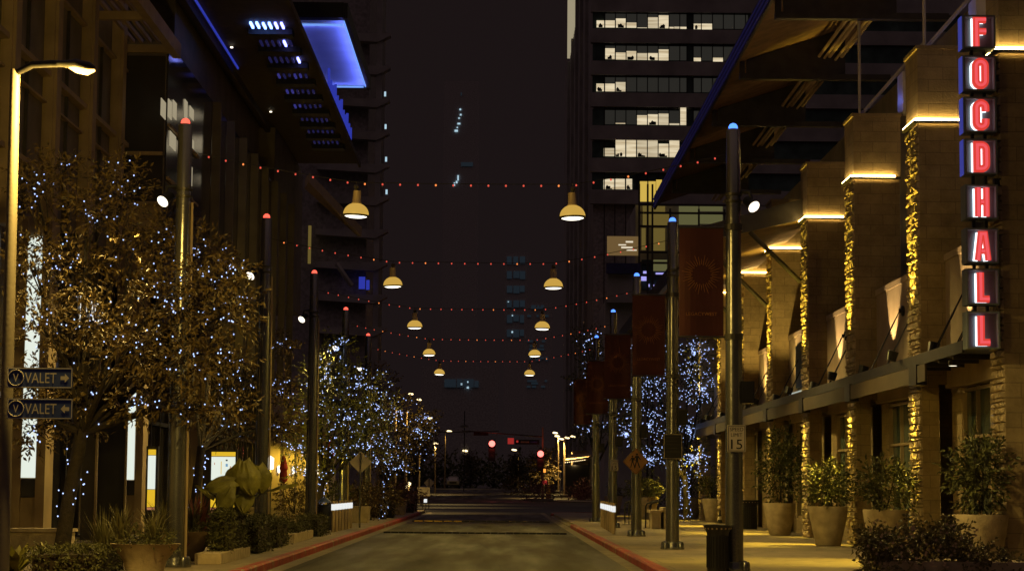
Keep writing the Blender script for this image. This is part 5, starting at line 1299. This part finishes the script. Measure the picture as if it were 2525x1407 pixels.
b = MB()
for k in range(11): p = P(1394+4.8*k, 1139.5-.65*k, 219.5); b.lathe([(0,-.05),(.06,0),(0,.05)], tuple(p), 6)
b.build('string_bulbs', mt['sodiumfar'], t)
lamp(t, 'POINT', (P(1440,0,222).x, 222, 4.5), 140, (1.0,.7,.3), None, radius=.2)
t = thing('utility_box', 'yellow lit utility box with a tall yellow marker beside the median', 'box', (P(1352,0,218).x, 218, .2))
a, c = P(1347,1194,218), P(1358,1211,218); MB().box(a.x, c.x, 218, 218.5, .16, a.z).build('cabinet', mt['yellow'], t); p = P(1355,1166,218); MB().tube([(p.x,218.2,a.z),(p.x,218.2,p.z)], [.06,.03], 6).build('marker', mt['yellow'], t)
t = thing('banner_post', 'pale upright marker post beside the twin-headed lamps', 'post', (P(1382,0,235).x, 235, .5)); p = P(1382,1160,235); MB().box(p.x-.09, p.x+.09, 235, 235.1, gz(235), p.z).build('post', mt['signwhite'], t)
# car beyond the crest
CYr = 292.0; cx = P(1117, 1190, CYr).x; z0 = gz(CYr)+.03
t = thing('parked_car', 'pale sport utility car with roof rails parked at the street end', 'car', (cx, CYr, z0))
b = MB()
sec = [(-.92,.35),(-.95,.75),(-.90,1.02),(-.70,1.62),(-.60,1.70),(.60,1.70),(.70,1.62),(.90,1.02),(.95,.75),(.92,.35)]
def ring(y, sx_, zt): return [(cx+u*sx_, y, z0+(v if v < 1.03 else 1.02+(v-1.02)*zt)) for u, v in sec]
rs = [ring(CYr-.25, .94, .02), ring(CYr, 1, .04), ring(CYr+1.1, 1, .10), ring(CYr+1.9, .98, .96), ring(CYr+3.9, .98, 1), ring(CYr+4.5, .95, .35)]
o = len(b.v)
for r_ in rs: b.v += [Vector(p) for p in r_]
for i in range(5):
    for k in range(9): b.f.append([i*10+k, i*10+k+1, (i+1)*10+k+1, (i+1)*10+k]); b.k.append(0)
b.f.append(list(range(10))[::-1]); b.k.append(0); b.f.append([50+k for k in range(10)]); b.k.append(0)
b.build('body', mt['carpaint'], t, True)
b = MB(); b.add([(cx-.78,CYr+1.12,z0+1.10),(cx+.78,CYr+1.12,z0+1.10),(cx+.62,CYr+1.80,z0+1.60),(cx-.62,CYr+1.80,z0+1.60)], [(0,1,2,3)]); b.build('windscreen', mt['glass'], t)
for s_ in (-1, 1):
    b = MB(); b.box(cx+s_*.72-.16, cx+s_*.72+.16, CYr-.28, CYr-.2, z0+.78, z0+.93); b.build('headlight', mt['signwhite'], t)
    b = MB(); b.tube([(cx+s_*.58, CYr+2.0, z0+1.76), (cx+s_*.58, CYr+4.0, z0+1.78)], .03, 6); b.build('roof_rail', mt['darkmetal'], t)
    b = MB(); b.box(cx+s_*1.05-.1, cx+s_*1.05+.1, CYr+1.3, CYr+1.42, z0+1.03, z0+1.18); b.build('wing_mirror', mt['carpaint'], t)
    for y in (.55, 3.6): b = MB(); b.lathe([(.0,-.1),(.34,-.1),(.36,0),(.34,.1),(0,.1)], (cx+s_*.84, CYr+y, z0+.33), 16, Matrix.Rotation(math.pi/2, 3, 'Y')); b.build('wheel', mt['rubber'], t)
b = MB(); b.box(cx-.5, cx+.5, CYr-.29, CYr-.22, z0+.68, z0+.9); b.build('grille', mt['black'], t)
b = MB(); b.box(cx-.88, cx+.88, CYr-.33, CYr-.2, z0+.36, z0+.56); b.build('bumper', mt['darkmetal'], t)
farlight("small far street light just before the parked car", 1098, 1060, 1190, 284, [(1108, 1062)], 500)
